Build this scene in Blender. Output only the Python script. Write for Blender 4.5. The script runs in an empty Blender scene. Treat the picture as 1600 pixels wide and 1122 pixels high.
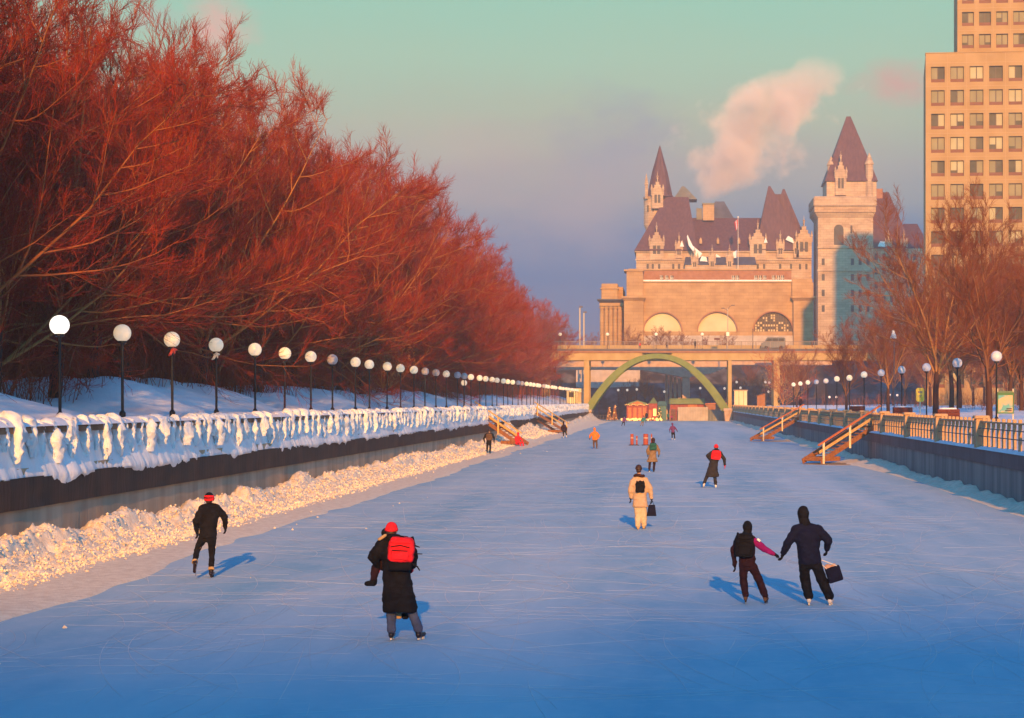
import bpy, math, random
import numpy as np
from mathutils import Vector, Matrix
random.seed(7)
R = math.radians
sc = bpy.context.scene
col = sc.collection
F, H = 3200.0, 3.6            # focal length in photo pixels, eye height above the ice
VX, VY = 1045.0, 628.0        # vanishing point of the canal

def at(px, py, Y):            # where a sight line at this pixel meets distance Y
    return ((px - VX) * Y / F, Y, H + (VY - py) * Y / F)
def ice_at(px, py):
    Y = F * H / (py - VY)
    return ((px - VX) * Y / F, Y, 0.0)

# ------------------------------------------------------------------ noise
def _hash(ix, iy, iz, s):
    n = (ix * 374761393 + iy * 668265263 + iz * 2147483647 + s * 144665) & 0xffffffff
    n = ((n ^ (n >> 13)) * 1274126177) & 0xffffffff
    n = (n ^ (n >> 16)) & 0xffffffff
    return n.astype(np.float64) / 4294967295.0
def vnoise(P, s=0):
    P = np.asarray(P, float)
    i = np.floor(P).astype(np.int64); f = P - i
    u = f * f * (3 - 2 * f)
    r = 0
    for dx in (0, 1):
        wx = u[:, 0] if dx else 1 - u[:, 0]
        for dy in (0, 1):
            wy = u[:, 1] if dy else 1 - u[:, 1]
            for dz in (0, 1):
                wz = u[:, 2] if dz else 1 - u[:, 2]
                r = r + wx * wy * wz * _hash(i[:, 0] + dx, i[:, 1] + dy, i[:, 2] + dz, s)
    return r * 2 - 1
def fbm(P, oct=4, s=0, gain=.5):
    P = np.asarray(P, float); a = 1.0; r = 0
    for k in range(oct):
        r = r + a * vnoise(P * (2.03 ** k) + k * 17.3, s + k); a *= gain
    return r

# ------------------------------------------------------------------ materials
MATS = {}
def mat(key, c1, c2=None, scale=3.0, rough=.7, bump=0.0, bscale=None, stretch=(1, 1, 1), metal=0.0, emit=None, estr=0.0, spec=.3, detail=6.0, lo=.35, hi=.65, brick=None):
    m = bpy.data.materials.new(key); m.use_nodes = True; MATS[key] = m
    nt = m.node_tree; N = nt.nodes; L = nt.links
    b = N['Principled BSDF']
    b.inputs['Roughness'].default_value = rough; b.inputs['Metallic'].default_value = metal
    b.inputs['Specular IOR Level'].default_value = spec
    b.inputs['Base Color'].default_value = (*c1, 1)
    tc = N.new('ShaderNodeTexCoord'); mp = N.new('ShaderNodeMapping')
    mp.inputs['Scale'].default_value = stretch
    L.new(tc.outputs['Object'], mp.inputs['Vector'])
    if c2 is not None:
        nz = N.new('ShaderNodeTexNoise'); nz.inputs['Scale'].default_value = scale; nz.inputs['Detail'].default_value = detail
        L.new(mp.outputs['Vector'], nz.inputs['Vector'])
        cr = N.new('ShaderNodeValToRGB')
        cr.color_ramp.elements[0].position = lo; cr.color_ramp.elements[1].position = hi
        cr.color_ramp.elements[0].color = (*c1, 1); cr.color_ramp.elements[1].color = (*c2, 1)
        L.new(nz.outputs['Fac'], cr.inputs['Fac']); fin = cr.outputs['Color']
        if brick:
            m2 = N.new('ShaderNodeMapping'); m2.inputs['Rotation'].default_value = (R(90), 0, 0); L.new(tc.outputs['Object'], m2.inputs['Vector'])
            bt = N.new('ShaderNodeTexBrick'); bt.inputs['Scale'].default_value = 1.0; bt.inputs['Brick Width'].default_value = brick[0]; bt.inputs['Row Height'].default_value = brick[1]; bt.inputs['Mortar Size'].default_value = brick[2]
            bt.inputs['Color1'].default_value = (1, 1, 1, 1); bt.inputs['Color2'].default_value = (.80, .78, .76, 1); bt.inputs['Mortar'].default_value = (.55, .5, .46, 1); L.new(m2.outputs['Vector'], bt.inputs['Vector'])
            mu = N.new('ShaderNodeMix'); mu.data_type = 'RGBA'; mu.blend_type = 'MULTIPLY'; mu.inputs[0].default_value = brick[3]; L.new(fin, mu.inputs[6]); L.new(bt.outputs['Color'], mu.inputs[7]); fin = mu.outputs[2]
        L.new(fin, b.inputs['Base Color'])
    if bump:
        n2 = N.new('ShaderNodeTexNoise'); n2.inputs['Scale'].default_value = bscale or scale * 4; n2.inputs['Detail'].default_value = 5
        L.new(mp.outputs['Vector'], n2.inputs['Vector'])
        bp = N.new('ShaderNodeBump'); bp.inputs['Strength'].default_value = bump; bp.inputs['Distance'].default_value = .05
        L.new(n2.outputs['Fac'], bp.inputs['Height']); L.new(bp.outputs['Normal'], b.inputs['Normal'])
    if emit:
        b.inputs['Emission Color'].default_value = (*emit, 1); b.inputs['Emission Strength'].default_value = estr
    return m
def M(k): return MATS[k]

# ------------------------------------------------------------------ mesh building
def link(o, parent=None):
    col.objects.link(o)
    if parent is not None: o.parent = parent
    return o
def np_mesh(name, V, Fc, material, parent=None, smooth=False, attr=None):
    V = np.ascontiguousarray(V, np.float32); Fc = np.ascontiguousarray(Fc, np.int32)
    me = bpy.data.meshes.new(name)
    k = Fc.shape[1]
    me.vertices.add(len(V)); me.vertices.foreach_set('co', V.ravel())
    me.loops.add(Fc.size); me.loops.foreach_set('vertex_index', Fc.ravel())
    me.polygons.add(len(Fc)); me.polygons.foreach_set('loop_start', np.arange(0, Fc.size, k, dtype=np.int32))
    me.polygons.foreach_set('use_smooth', np.full(len(Fc), smooth, dtype=bool))
    if attr is not None:
        a = me.attributes.new('lv', 'FLOAT', 'POINT'); a.data.foreach_set('value', np.ascontiguousarray(attr, np.float32))
    me.update(calc_edges=True)
    if material: me.materials.append(material)
    return link(bpy.data.objects.new(name, me), parent)

class MB:
    def __init__(s): s.v = []; s.f = []
    def add(s, vs, fs):
        n = len(s.v); s.v += [tuple(v) for v in vs]; s.f += [tuple(i + n for i in f) for f in fs]; return s
    def box(s, x0, x1, y0, y1, z0, z1):
        return s.add([(x0, y0, z0), (x1, y0, z0), (x1, y1, z0), (x0, y1, z0), (x0, y0, z1), (x1, y0, z1), (x1, y1, z1), (x0, y1, z1)],
                     [(0, 3, 2, 1), (4, 5, 6, 7), (0, 1, 5, 4), (1, 2, 6, 5), (2, 3, 7, 6), (3, 0, 4, 7)])
    def cbox(s, x0, x1, y0, y1, z0, z1, c):            # box with chamfered vertical and top edges
        c = min(c, (x1 - x0) * .45, (y1 - y0) * .45, (z1 - z0) * .45)
        def ring(d, z): return [(x0 + d + c, y0 + d, z), (x1 - d - c, y0 + d, z), (x1 - d, y0 + d + c, z), (x1 - d, y1 - d - c, z), (x1 - d - c, y1 - d, z), (x0 + d + c, y1 - d, z), (x0 + d, y1 - d - c, z), (x0 + d, y0 + d + c, z)]
        vs = ring(0, z0) + ring(0, z1 - c) + ring(c * .7, z1)
        fs = [tuple(range(7, -1, -1)), tuple(range(16, 24))]
        for k in (0, 8):
            for i in range(8): j = (i + 1) % 8; fs.append((k + i, k + j, k + 8 + j, k + 8 + i))
        return s.add(vs, fs)
    def bar(s, p, q, w, h, up=(0, 0, 1)):
        p, q = Vector(p), Vector(q); d = (q - p).normalized(); u = Vector(up)
        a = d.cross(u).normalized() * (w / 2); b = a.cross(d).normalized() * (h / 2)
        vs = []
        for c in (p, q): vs += [c - a - b, c + a - b, c + a + b, c - a + b]
        return s.add(vs, [(0, 3, 2, 1), (4, 5, 6, 7), (0, 1, 5, 4), (1, 2, 6, 5), (2, 3, 7, 6), (3, 0, 4, 7)])
    def tube(s, p, q, r0, r1=None, n=8):
        return s.path([p, q], [r0, r0 if r1 is None else r1], n)
    def path(s, pts, rad, n=8):
        pts = [Vector(p) for p in pts]; vs = []; fs = []
        ref = Vector((0, 0, 1))
        for i, p in enumerate(pts):
            d = (pts[min(i + 1, len(pts) - 1)] - pts[max(i - 1, 0)]).normalized()
            if abs(d.dot(ref)) > .95: ref = Vector((1, 0, 0)) if abs(d.x) < .9 else Vector((0, 1, 0))
            a = d.cross(ref).normalized(); b = d.cross(a)
            for k in range(n):
                t = 2 * math.pi * k / n; vs.append(p + (a * math.cos(t) + b * math.sin(t)) * rad[i])
        for i in range(len(pts) - 1):
            for k in range(n):
                k2 = (k + 1) % n; fs.append((i * n + k, i * n + k2, (i + 1) * n + k2, (i + 1) * n + k))
        fs.append(tuple(range(n - 1, -1, -1))); m = (len(pts) - 1) * n; fs.append(tuple(range(m, m + n)))
        return s.add(vs, fs)
    def lathe(s, c, prof, n=16, sx=1, sy=1):           # prof: (r, z)
        vs = []; fs = []
        for r, z in prof:
            for k in range(n): t = 2 * math.pi * (k + .5) / n; vs.append((c[0] + r * sx * math.cos(t), c[1] + r * sy * math.sin(t), c[2] + z))
        for i in range(len(prof) - 1):
            for k in range(n): k2 = (k + 1) % n; fs.append((i * n + k, i * n + k2, (i + 1) * n + k2, (i + 1) * n + k))
        fs.append(tuple(range(n - 1, -1, -1))); m = (len(prof) - 1) * n; fs.append(tuple(range(m, m + n)))
        return s.add(vs, fs)
    def ball(s, c, r, n=12, m=8, sz=1.0):
        prof = [(r * math.sin(math.pi * (i + .02) / (m + .04)), -r * sz * math.cos(math.pi * (i + .02) / (m + .04))) for i in range(m + 1)]
        return s.lathe(c, prof, n)
    def prism(s, poly, y0, y1):                        # poly in (x, z), counter-clockwise seen from -Y
        n = len(poly); vs = [(x, y0, z) for x, z in poly] + [(x, y1, z) for x, z in poly]
        fs = [tuple(range(n)), tuple(range(2 * n - 1, n - 1, -1))]
        for i in range(n): j = (i + 1) % n; fs.append((i, n + i, n + j, j))
        return s.add(vs, fs)
    def hip(s, x0, x1, y0, y1, z0, rx0, rx1, ry0, ry1, z1):   # hip / pyramid roof
        vs = [(x0, y0, z0), (x1, y0, z0), (x1, y1, z0), (x0, y1, z0), (rx0, ry0, z1), (rx1, ry0, z1), (rx1, ry1, z1), (rx0, ry1, z1)]
        return s.add(vs, [(0, 3, 2, 1), (4, 5, 6, 7), (0, 1, 5, 4), (1, 2, 6, 5), (2, 3, 7, 6), (3, 0, 4, 7)])
    def build(s, name, m, parent=None, off=None, smooth=False, bevel=0):
        v = s.v if off is None else [(a - off[0], b - off[1], c - off[2]) for a, b, c in s.v]
        me = bpy.data.meshes.new(name); me.from_pydata(v, [], s.f)
        if smooth: me.polygons.foreach_set('use_smooth', [True] * len(me.polygons))
        me.materials.append(MATS[m] if isinstance(m, str) else m)
        me.validate(); me.update()
        o = link(bpy.data.objects.new(name, me), parent)
        if bevel:
            b = o.modifiers.new('b', 'BEVEL'); b.width = bevel; b.segments = 2; b.limit_method = 'ANGLE'
        return o

def tag(o, label=None, cat=None, group=None, kind=None):
    if label: o['label'] = label
    if cat: o['category'] = cat
    if group: o['group'] = group
    if kind: o['kind'] = kind
    return o
def thing(name, label, cat, loc=(0, 0, 0), rz=0, group=None):
    o = bpy.data.objects.new(name, None); col.objects.link(o)
    o.location = loc; o.rotation_euler = (0, 0, rz); o.empty_display_size = .2
    return tag(o, label, cat, group)
def children(o): return [c for c in ALLCH.get(o.name, ())] if False else list(o.children)
def copy_tree(o, parent=None):
    c = o.copy(); col.objects.link(c)
    if parent is not None: c.parent = parent
    for ch in list(o.children): copy_tree(ch, c)
    return c
ORD = ['first', 'second', 'third', 'fourth', 'fifth', 'sixth', 'seventh', 'eighth', 'ninth', 'tenth', 'eleventh', 'twelfth', 'thirteenth', 'fourteenth', 'fifteenth', 'sixteenth', 'seventeenth', 'eighteenth', 'nineteenth']
def ordinal(n):
    if n <= 19: return ORD[n - 1]
    t, u = divmod(n, 10); tens = {2: 'twent', 3: 'thirt', 4: 'fort', 5: 'fift', 6: 'sixt'}[t]
    return tens + 'ieth' if u == 0 else tens + 'y-' + ORD[u - 1]

# ------------------------------------------------------------------ palette
mat('snow', (.80, .82, .84), (.88, .89, .90), 1.2, .8, .5, 9, spec=.03)
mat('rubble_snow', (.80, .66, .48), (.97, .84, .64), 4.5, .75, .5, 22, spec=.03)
mat('ice_crust', (.70, .77, .83), (.86, .88, .90), 1.5, .4, .5, 7, stretch=(1, 1, .3), spec=.2)
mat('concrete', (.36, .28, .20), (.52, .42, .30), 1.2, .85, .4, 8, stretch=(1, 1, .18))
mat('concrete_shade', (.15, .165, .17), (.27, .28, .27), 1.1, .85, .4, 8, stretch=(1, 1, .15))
mat('beam_dark', (.006, .004, .006), (.060, .024, .014), 1.0, .6, .5, 7, stretch=(1, 1, .15), lo=.42, hi=.75)
mat('band_slate', (.045, .055, .075), (.09, .10, .12), .9, .6, .3, 7, stretch=(1, 1, .3))  # blue-grey band, darker than the concrete below it
mat('sand_stone', (.40, .31, .20), (.52, .41, .27), 1.5, .85, .3, 12)
mat('post_stone', (.46, .28, .15), (.60, .40, .22), 2.5, .85, .3, 14)
mat('pipe', (.03, .035, .05), None, rough=.5)
mat('pole_black', (.012, .012, .014), None, rough=.4)
mat('globe_sunlit', (.76, .70, .58), (.84, .78, .66), 5, rough=.25, emit=(1, .74, .40), estr=.20)  # sunlight on the globes put in as warm colour and a faint glow
mat('globe_bright', (.9, .88, .82), None, rough=.25, emit=(1, .93, .78), estr=.7)
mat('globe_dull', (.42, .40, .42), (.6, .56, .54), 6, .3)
mat('globe_shade', (.62, .64, .66), (.75, .75, .74), 7, .25)  # cooler copy of the globe, its shade put into the colour
mat('wood_rail', (.64, .38, .12), (.80, .52, .18), 6, .6, .2, 30, stretch=(1, 1, 1))
mat('wood_red', (.56, .13, .035), (.66, .22, .06), 6, .6, .2, 30)
mat('wood_dark', (.13, .055, .04), (.22, .10, .06), 5, .8, .3, 25)
mat('wood_pale', (.62, .53, .38), (.74, .65, .48), 5, .7, .2, 25)
mat('sand', (.30, .20, .12), (.46, .33, .2), 8, .9, .5, 40)
mat('green_steel', (.12, .18, .035), (.17, .22, .05), .8, .5, .1, 5)
mat('bridge_beam', (.42, .28, .10), (.52, .36, .15), .5, .7, .1, 6)
mat('bridge_dark', (.10, .09, .10), (.15, .13, .13), .7, .8)
mat('bridge_rail', (.26, .20, .17), None, rough=.6)
mat('pier_stone', (.46, .32, .23), (.58, .42, .31), 1.2, .9, .4, 6)
mat('station_stone', (.42, .25, .11), (.54, .34, .16), .30, .85, .25, 3, stretch=(1, 1, 1.6), brick=(2.2, .75, .035, .6))
mat('station_brick', (.32, .14, .07), (.40, .19, .10), 1, .85, .2, 6)
mat('castle_stone', (.46, .31, .19), (.62, .45, .28), .30, .85, .3, 2.5, stretch=(1, 1, 2), brick=(1.8, .7, .05, .7))
mat('copper_roof', (.085, .032, .036), (.135, .055, .052), .5, .65, .2, 3, stretch=(3, 3, .3))
mat('copper_green', (.16, .15, .10), (.24, .20, .14), .4, .65, .2, 3)
mat('roof_slate', (.06, .06, .085), (.10, .10, .13), .5, .6)
mat('window_dark', (.03, .028, .03), (.07, .06, .06), .6, .4, spec=.15)
mat('window_cream', (.62, .48, .28), (.72, .57, .36), .3, .5)
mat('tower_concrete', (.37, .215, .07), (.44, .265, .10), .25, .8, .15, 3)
mat('tower_joint', (.48, .30, .15), None, rough=.8)
mat('spandrel', (.17, .055, .022), (.21, .075, .03), .6, .6)
mat('blind', (.20, .165, .075), (.26, .21, .10), .4, .5)
mat('blind_pale', (.36, .30, .15), (.44, .37, .20), .4, .5)
mat('glass_tinted', (.045, .04, .025), (.09, .075, .045), .5, .35, spec=.12)
mat('glass_frame', (.12, .07, .04), None, rough=.5)
mat('red_paint', (.45, .045, .03), (.58, .08, .05), 3, .5)
mat('kiosk_red', (.26, .035, .025), (.38, .07, .04), 2, .6)
mat('kiosk_orange', (.46, .14, .045), (.55, .20, .07), 2, .6)
mat('green_roof', (.12, .19, .10), (.18, .25, .13), 1, .6)
mat('teal_roof', (.06, .17, .20), (.09, .22, .25), 1, .6)
mat('fence_grey', (.42, .36, .32), (.55, .47, .42), .8, .8, .2, 5)
mat('white_paint', (.75, .72, .62), (.82, .79, .70), 1, .6)
mat('yellow_paint', (.72, .50, .05), (.80, .58, .08), 6, .5)
mat('bulb', (.8, .5, .2), None, rough=.3, emit=(1, .45, .12), estr=1.0)
mat('far_lamp', (.8, .6, .5), None, rough=.3, emit=(1, .78, .6), estr=.35)
mat('sign_green', (.05, .17, .06), None, rough=.5)
mat('metal_grey', (.30, .30, .32), (.38, .38, .40), 4, .4, metal=.3)
mat('mast_pale', (.55, .45, .33), None, rough=.5)
mat('vehicle_paint', (.10, .12, .16), (.13, .15, .20), .5, .35)
mat('rubber', (.02, .02, .02), None, rough=.8)
mat('flag_red', (.55, .03, .04), None, rough=.7)
mat('flag_white', (.75, .75, .75), None, rough=.7)
EXPO = 0.85
# ------------------------------------------------------------------ camera, sun, sky
cam = bpy.data.cameras.new('camera'); co = bpy.data.objects.new('camera', cam); col.objects.link(co)
co.location = (0, 0, H); co.rotation_euler = (R(90), 0, 0)
cam.sensor_width = 36; cam.lens = 36 * F / 1600
cam.shift_x = -(VX - 800) / 1600; cam.shift_y = (VY - 561) / 1600
cam.clip_start = .5; cam.clip_end = 12000
sc.camera = co
SUN_EL, SUN_AZ = R(14.5), R(4.6)          # the sun stands behind the camera, a little to the right
d = Vector((-math.sin(SUN_AZ) * math.cos(SUN_EL), math.cos(SUN_AZ) * math.cos(SUN_EL), -math.sin(SUN_EL)))
sun = bpy.data.lights.new('sun', 'SUN'); so = bpy.data.objects.new('sun', sun); col.objects.link(so)
sun.energy = 4.1; sun.angle = R(.5); sun.color = (1, .42, .055)
so.rotation_euler = d.to_track_quat('-Z', 'Y').to_euler()
w = bpy.data.worlds.new('World'); sc.world = w; w.use_nodes = True
nt = w.node_tree; N = nt.nodes; L = nt.links
N.clear()
out = N.new('ShaderNodeOutputWorld'); bg = N.new('ShaderNodeBackground'); BGS = .15; bg.inputs['Strength'].default_value = BGS
L.new(bg.outputs[0], out.inputs['Surface'])
sky = N.new('ShaderNodeTexSky'); sky.sky_type = 'NISHITA'; sky.sun_disc = False
sky.sun_elevation = SUN_EL; sky.sun_rotation = math.pi - SUN_AZ; sky.air_density = 1.2; sky.dust_density = .8; sky.ozone_density = 3.0
def vm(op, a, b=None):
    n = N.new('ShaderNodeVectorMath'); n.operation = op
    for i, x in enumerate((a, b)):
        if x is None: continue
        if isinstance(x, tuple): n.inputs[i].default_value = x
        else: L.new(x, n.inputs[i])
    return n
def ma(op, a, b=None, clamp=False):
    n = N.new('ShaderNodeMath'); n.operation = op; n.use_clamp = clamp
    for i, x in enumerate((a, b)):
        if x is None: continue
        if isinstance(x, (int, float)): n.inputs[i].default_value = x
        else: L.new(x, n.inputs[i])
    return n.outputs[0]
def ramp(fac, stops):
    n = N.new('ShaderNodeValToRGB'); e = n.color_ramp.elements
    while len(e) < len(stops): e.new(.5)
    for k, (p, c) in zip(e, stops): k.position = p; k.color = (*c, 1)
    L.new(fac, n.inputs['Fac']); return n.outputs['Color']
def mix(fac, a, b):
    n = N.new('ShaderNodeMix'); n.data_type = 'RGBA'
    if isinstance(fac, (int, float)): n.inputs[0].default_value = fac
    else: L.new(fac, n.inputs[0])
    for i, x in ((6, a), (7, b)):
        if isinstance(x, tuple): n.inputs[i].default_value = (*x, 1)
        else: L.new(x, n.inputs[i])
    return n.outputs[2]
def lin(r, g, b):
    f = lambda c: (c / 255 / 12.92) if c / 255 <= .04045 else ((c / 255 + .055) / 1.055) ** 2.4
    return (f(r), f(g), f(b))
tc = N.new('ShaderNodeTexCoord'); D = tc.outputs['Generated']
sep = N.new('ShaderNodeSeparateXYZ'); L.new(D, sep.inputs[0])
yy = ma('MAXIMUM', sep.outputs['Y'], .02)
u = ma('DIVIDE', sep.outputs['X'], yy)      # tangent of the bearing
v = ma('DIVIDE', sep.outputs['Z'], yy)      # tangent of the height
cmb = N.new('ShaderNodeCombineXYZ'); L.new(u, cmb.inputs[0]); L.new(v, cmb.inputs[1])
def noise(scale, stretch, detail=5, off=(0, 0, 0), rough=.55):
    mp = N.new('ShaderNodeMapping'); mp.inputs['Scale'].default_value = stretch; mp.inputs['Location'].default_value = off
    L.new(cmb.outputs[0], mp.inputs[0])
    n = N.new('ShaderNodeTexNoise'); n.inputs['Scale'].default_value = scale; n.inputs['Detail'].default_value = detail; n.inputs['Roughness'].default_value = rough
    L.new(mp.outputs[0], n.inputs['Vector']); return n.outputs['Fac']
n1 = noise(14, (1, 2.2, 1), 4)
vv = ma('ADD', v, ma('MULTIPLY', ma('SUBTRACT', n1, .5), .022))
vr = ma('DIVIDE', vv, .22, True)            # 0 .. 1 over the lowest 12 degrees
grad = ramp(vr, [(0.0, lin(114, 130, 160)), (.125, lin(122, 128, 160)), (.28, lin(100, 126, 166)), (.37, lin(106, 132, 168)), (.45, lin(150, 156, 164)), (.53, lin(168, 168, 164)),
                 (.63, lin(172, 186, 165)), (.76, lin(160, 201, 175)), (.90, lin(146, 205, 181)), (1.0, lin(136, 203, 186))])
def cloud(px, py, rx, ry, c, k, sc_=30, off=(0, 0, 0), thr=.35, tilt=0.0):
    """soft bank of cloud round one bearing"""
    global grad
    cu, cv = (px - VX) / F, (VY - py) / F
    du = ma('SUBTRACT', u, cu); dv = ma('SUBTRACT', v, cv)
    du2 = ma('ADD', du, ma('MULTIPLY', dv, tilt))
    q = ma('ADD', ma('POWER', ma('DIVIDE', du2, rx / F), 2), ma('POWER', ma('DIVIDE', dv, ry / F), 2))
    fall = ma('SUBTRACT', 1, q, True)
    nn = ma('ADD', ma('MULTIPLY', ma('SUBTRACT', noise(sc_, (1, 1.5, 1), 8, off, .62), .5), 2.0), .5)
    f = ma('MULTIPLY', ma('SUBTRACT', ma('ADD', nn, ma('MULTIPLY', fall, .55)), thr + .36), 1.8, True)
    f = ma('MULTIPLY', ma('MULTIPLY', f, ma('POWER', fall, .6)), k)
    grad = mix(f, grad, c)
cloud(975, 205, 190, 110, lin(152, 156, 172), .75, 17, (3, 1.4, 0), .36)
cloud(900, 260, 330, 100, lin(182, 165, 165), .5, 12, (7, 2, 0))
cloud(820, 330, 500, 110, lin(176, 160, 168), .5, 10, (1, 6, 0))
cloud(1400, 125, 120, 50, lin(214, 160, 150), .8, 22, (5, 5, 0))
cloud(340, 45, 90, 62, lin(226, 176, 162), .95, 26, (9, 3, 0), .30)
cloud(250, 30, 70, 40, lin(186, 178, 172), .7, 24, (2, 8, 0))
cloud(720, 215, 260, 70, lin(196, 180, 168), .4, 12, (4, 4, 0))
front = ma('MULTIPLY', ma('SUBTRACT', sep.outputs['Y'], .15), 3, True)
low = ma('SUBTRACT', 1, ma('MULTIPLY', ma('SUBTRACT', sep.outputs['Z'], .20), 5, True), True)
fm = ma('MULTIPLY', front, low)
tint = vm('MULTIPLY', sky.outputs[0], (.14, .76, 1.14))
gk = 2 ** -EXPO / BGS; g10 = vm('MULTIPLY', grad, (gk, gk, gk))
L.new(mix(fm, tint.outputs[0], g10.outputs[0]), bg.inputs['Color'])
sc.view_settings.view_transform = 'Standard'; sc.view_settings.look = 'None'; sc.view_settings.gamma = 1
sc.view_settings.exposure = EXPO
sc.cycles.use_denoising = True; sc.cycles.denoising_prefilter = 'ACCURATE'; sc.cycles.use_adaptive_sampling = False; sc.cycles.sample_clamp_indirect = 4.0
try: sc.cycles.denoiser = 'OPENIMAGEDENOISE'
except Exception: pass
sc.cycles.max_bounces = 5; sc.cycles.diffuse_bounces = 3; sc.cycles.glossy_bounces = 2; sc.cycles.volume_bounces = 1
sc.cycles.transparent_max_bounces = 6; sc.cycles.caustics_reflective = False; sc.cycles.caustics_refractive = False
# ------------------------------------------------------------------ people
def cloth(k, c, c2=None, rough=.85): mat(k, c, c2 or tuple(min(1, q * 1.5 + .004) for q in c), 7, rough, .25, 45, spec=.2)
cloth('cloth_black', (.004, .0035, .0045), (.010, .009, .011)); cloth('cloth_navy', (.005, .006, .020), (.008, .009, .03)); cloth('cloth_maroon', (.018, .006, .010), (.03, .01, .014)); cloth('cloth_magenta', (.22, .006, .12)); cloth('cloth_tan', (.50, .35, .22), (.56, .40, .26)); cloth('cloth_cream', (.58, .45, .28), (.64, .50, .32))
cloth('cloth_red', (.62, .012, .02)); cloth('cloth_orange', (.70, .17, .02)); cloth('cloth_purple', (.12, .03, .11)); cloth('cloth_taupe', (.20, .13, .07)); cloth('cloth_green', (.015, .09, .07)); cloth('cloth_brown', (.10, .055, .03)); cloth('cloth_jeans', (.05, .065, .12)); cloth('cloth_grey', (.020, .018, .018)); cloth('cloth_teal', (.02, .16, .13)); cloth('fur_dark', (.035, .014, .012)); cloth('fur_tan', (.42, .28, .14))
mat('skin', (.52, .30, .20), (.58, .34, .23), 8, .55); mat('hair_dark', (.03, .015, .01), (.06, .03, .02), 20, .5); mat('skate_white', (.72, .66, .56), (.8, .74, .64), 6, .4); mat('skate_black', (.02, .015, .02), None, rough=.35); mat('steel', (.55, .55, .57), None, rough=.25, metal=1.0); mat('reflector', (.8, .8, .75), None, rough=.2); mat('iris', (.02, .015, .01), None, rough=.2); mat('lips', (.42, .15, .12), None, rough=.5)

def capsule(mb, p, q, r0, r1, n=10):
    p, q = Vector(p), Vector(q); d = (q - p); L_ = d.length; d = d / L_ if L_ > 1e-6 else Vector((0, 0, 1)); pts = []; rad = []
    for a in (88, 55, 25): pts.append(p - d * r0 * math.sin(R(a))); rad.append(max(r0 * math.cos(R(a)), .001))
    pts += [p, q]; rad += [r0, r1]
    for a in (25, 55, 88): pts.append(q + d * r1 * math.sin(R(a))); rad.append(max(r1 * math.cos(R(a)), .001))
    mb.path(pts, rad, n)
def ell(mb, c, rx, ry, rz, n=14, m=9):
    prof = [(math.sin(math.pi * (i + .05) / (m + .1)), -math.cos(math.pi * (i + .05) / (m + .1))) for i in range(m + 1)]
    t = MB(); t.lathe((0, 0, 0), prof, n); mb.add([(c[0] + x * rx, c[1] + y * ry, c[2] + z * rz) for x, y, z in t.v], t.f)
def loft(mb, rings, n=16):
    vs = []; fs = []
    for c, rx, ry in rings:
        for k in range(n): a = 2 * math.pi * k / n; vs.append((c[0] + rx * math.cos(a), c[1] + ry * math.sin(a), c[2]))
    for i in range(len(rings) - 1):
        for k in range(n): k2 = (k + 1) % n; fs.append((i * n + k, i * n + k2, (i + 1) * n + k2, (i + 1) * n + k))
    fs.append(tuple(range(n - 1, -1, -1))); m = (len(rings) - 1) * n; fs.append(tuple(range(m, m + n))); mb.add(vs, fs)
def blob(name, mb, vox, m, parent, it=4, fold=0.0, seed=0):
    """voxel-melt the pieces into one continuous skin"""
    me = bpy.data.meshes.new(name); me.from_pydata(mb.v, [], mb.f); me.update(); o = bpy.data.objects.new('melt', me); col.objects.link(o)
    r = o.modifiers.new('r', 'REMESH'); r.mode = 'VOXEL'; r.voxel_size = vox; s = o.modifiers.new('s', 'SMOOTH'); s.factor = .5; s.iterations = it
    dg = bpy.context.evaluated_depsgraph_get(); me2 = bpy.data.meshes.new_from_object(o.evaluated_get(dg)); bpy.data.objects.remove(o); bpy.data.meshes.remove(me)
    if fold:
        V = np.empty(len(me2.vertices) * 3, np.float32); me2.vertices.foreach_get('co', V); V = V.reshape(-1, 3); Nn = np.empty_like(V).ravel(); me2.vertices.foreach_get('normal', Nn); Nn = Nn.reshape(-1, 3)
        V = V + Nn * (fold * fbm(V * np.array([9, 9, 16.0]) + seed, 3, seed))[:, None]; me2.vertices.foreach_set('co', V.astype(np.float32).ravel())
    me2.name = name; me2.materials.clear(); me2.materials.append(M(m)); me2.polygons.foreach_set('use_smooth', [True] * len(me2.polygons)); me2.update()
    return link(bpy.data.objects.new(name, me2), parent)
PERSONS = {}
def lerp(a, b, t): return a + (b - a) * t
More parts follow.
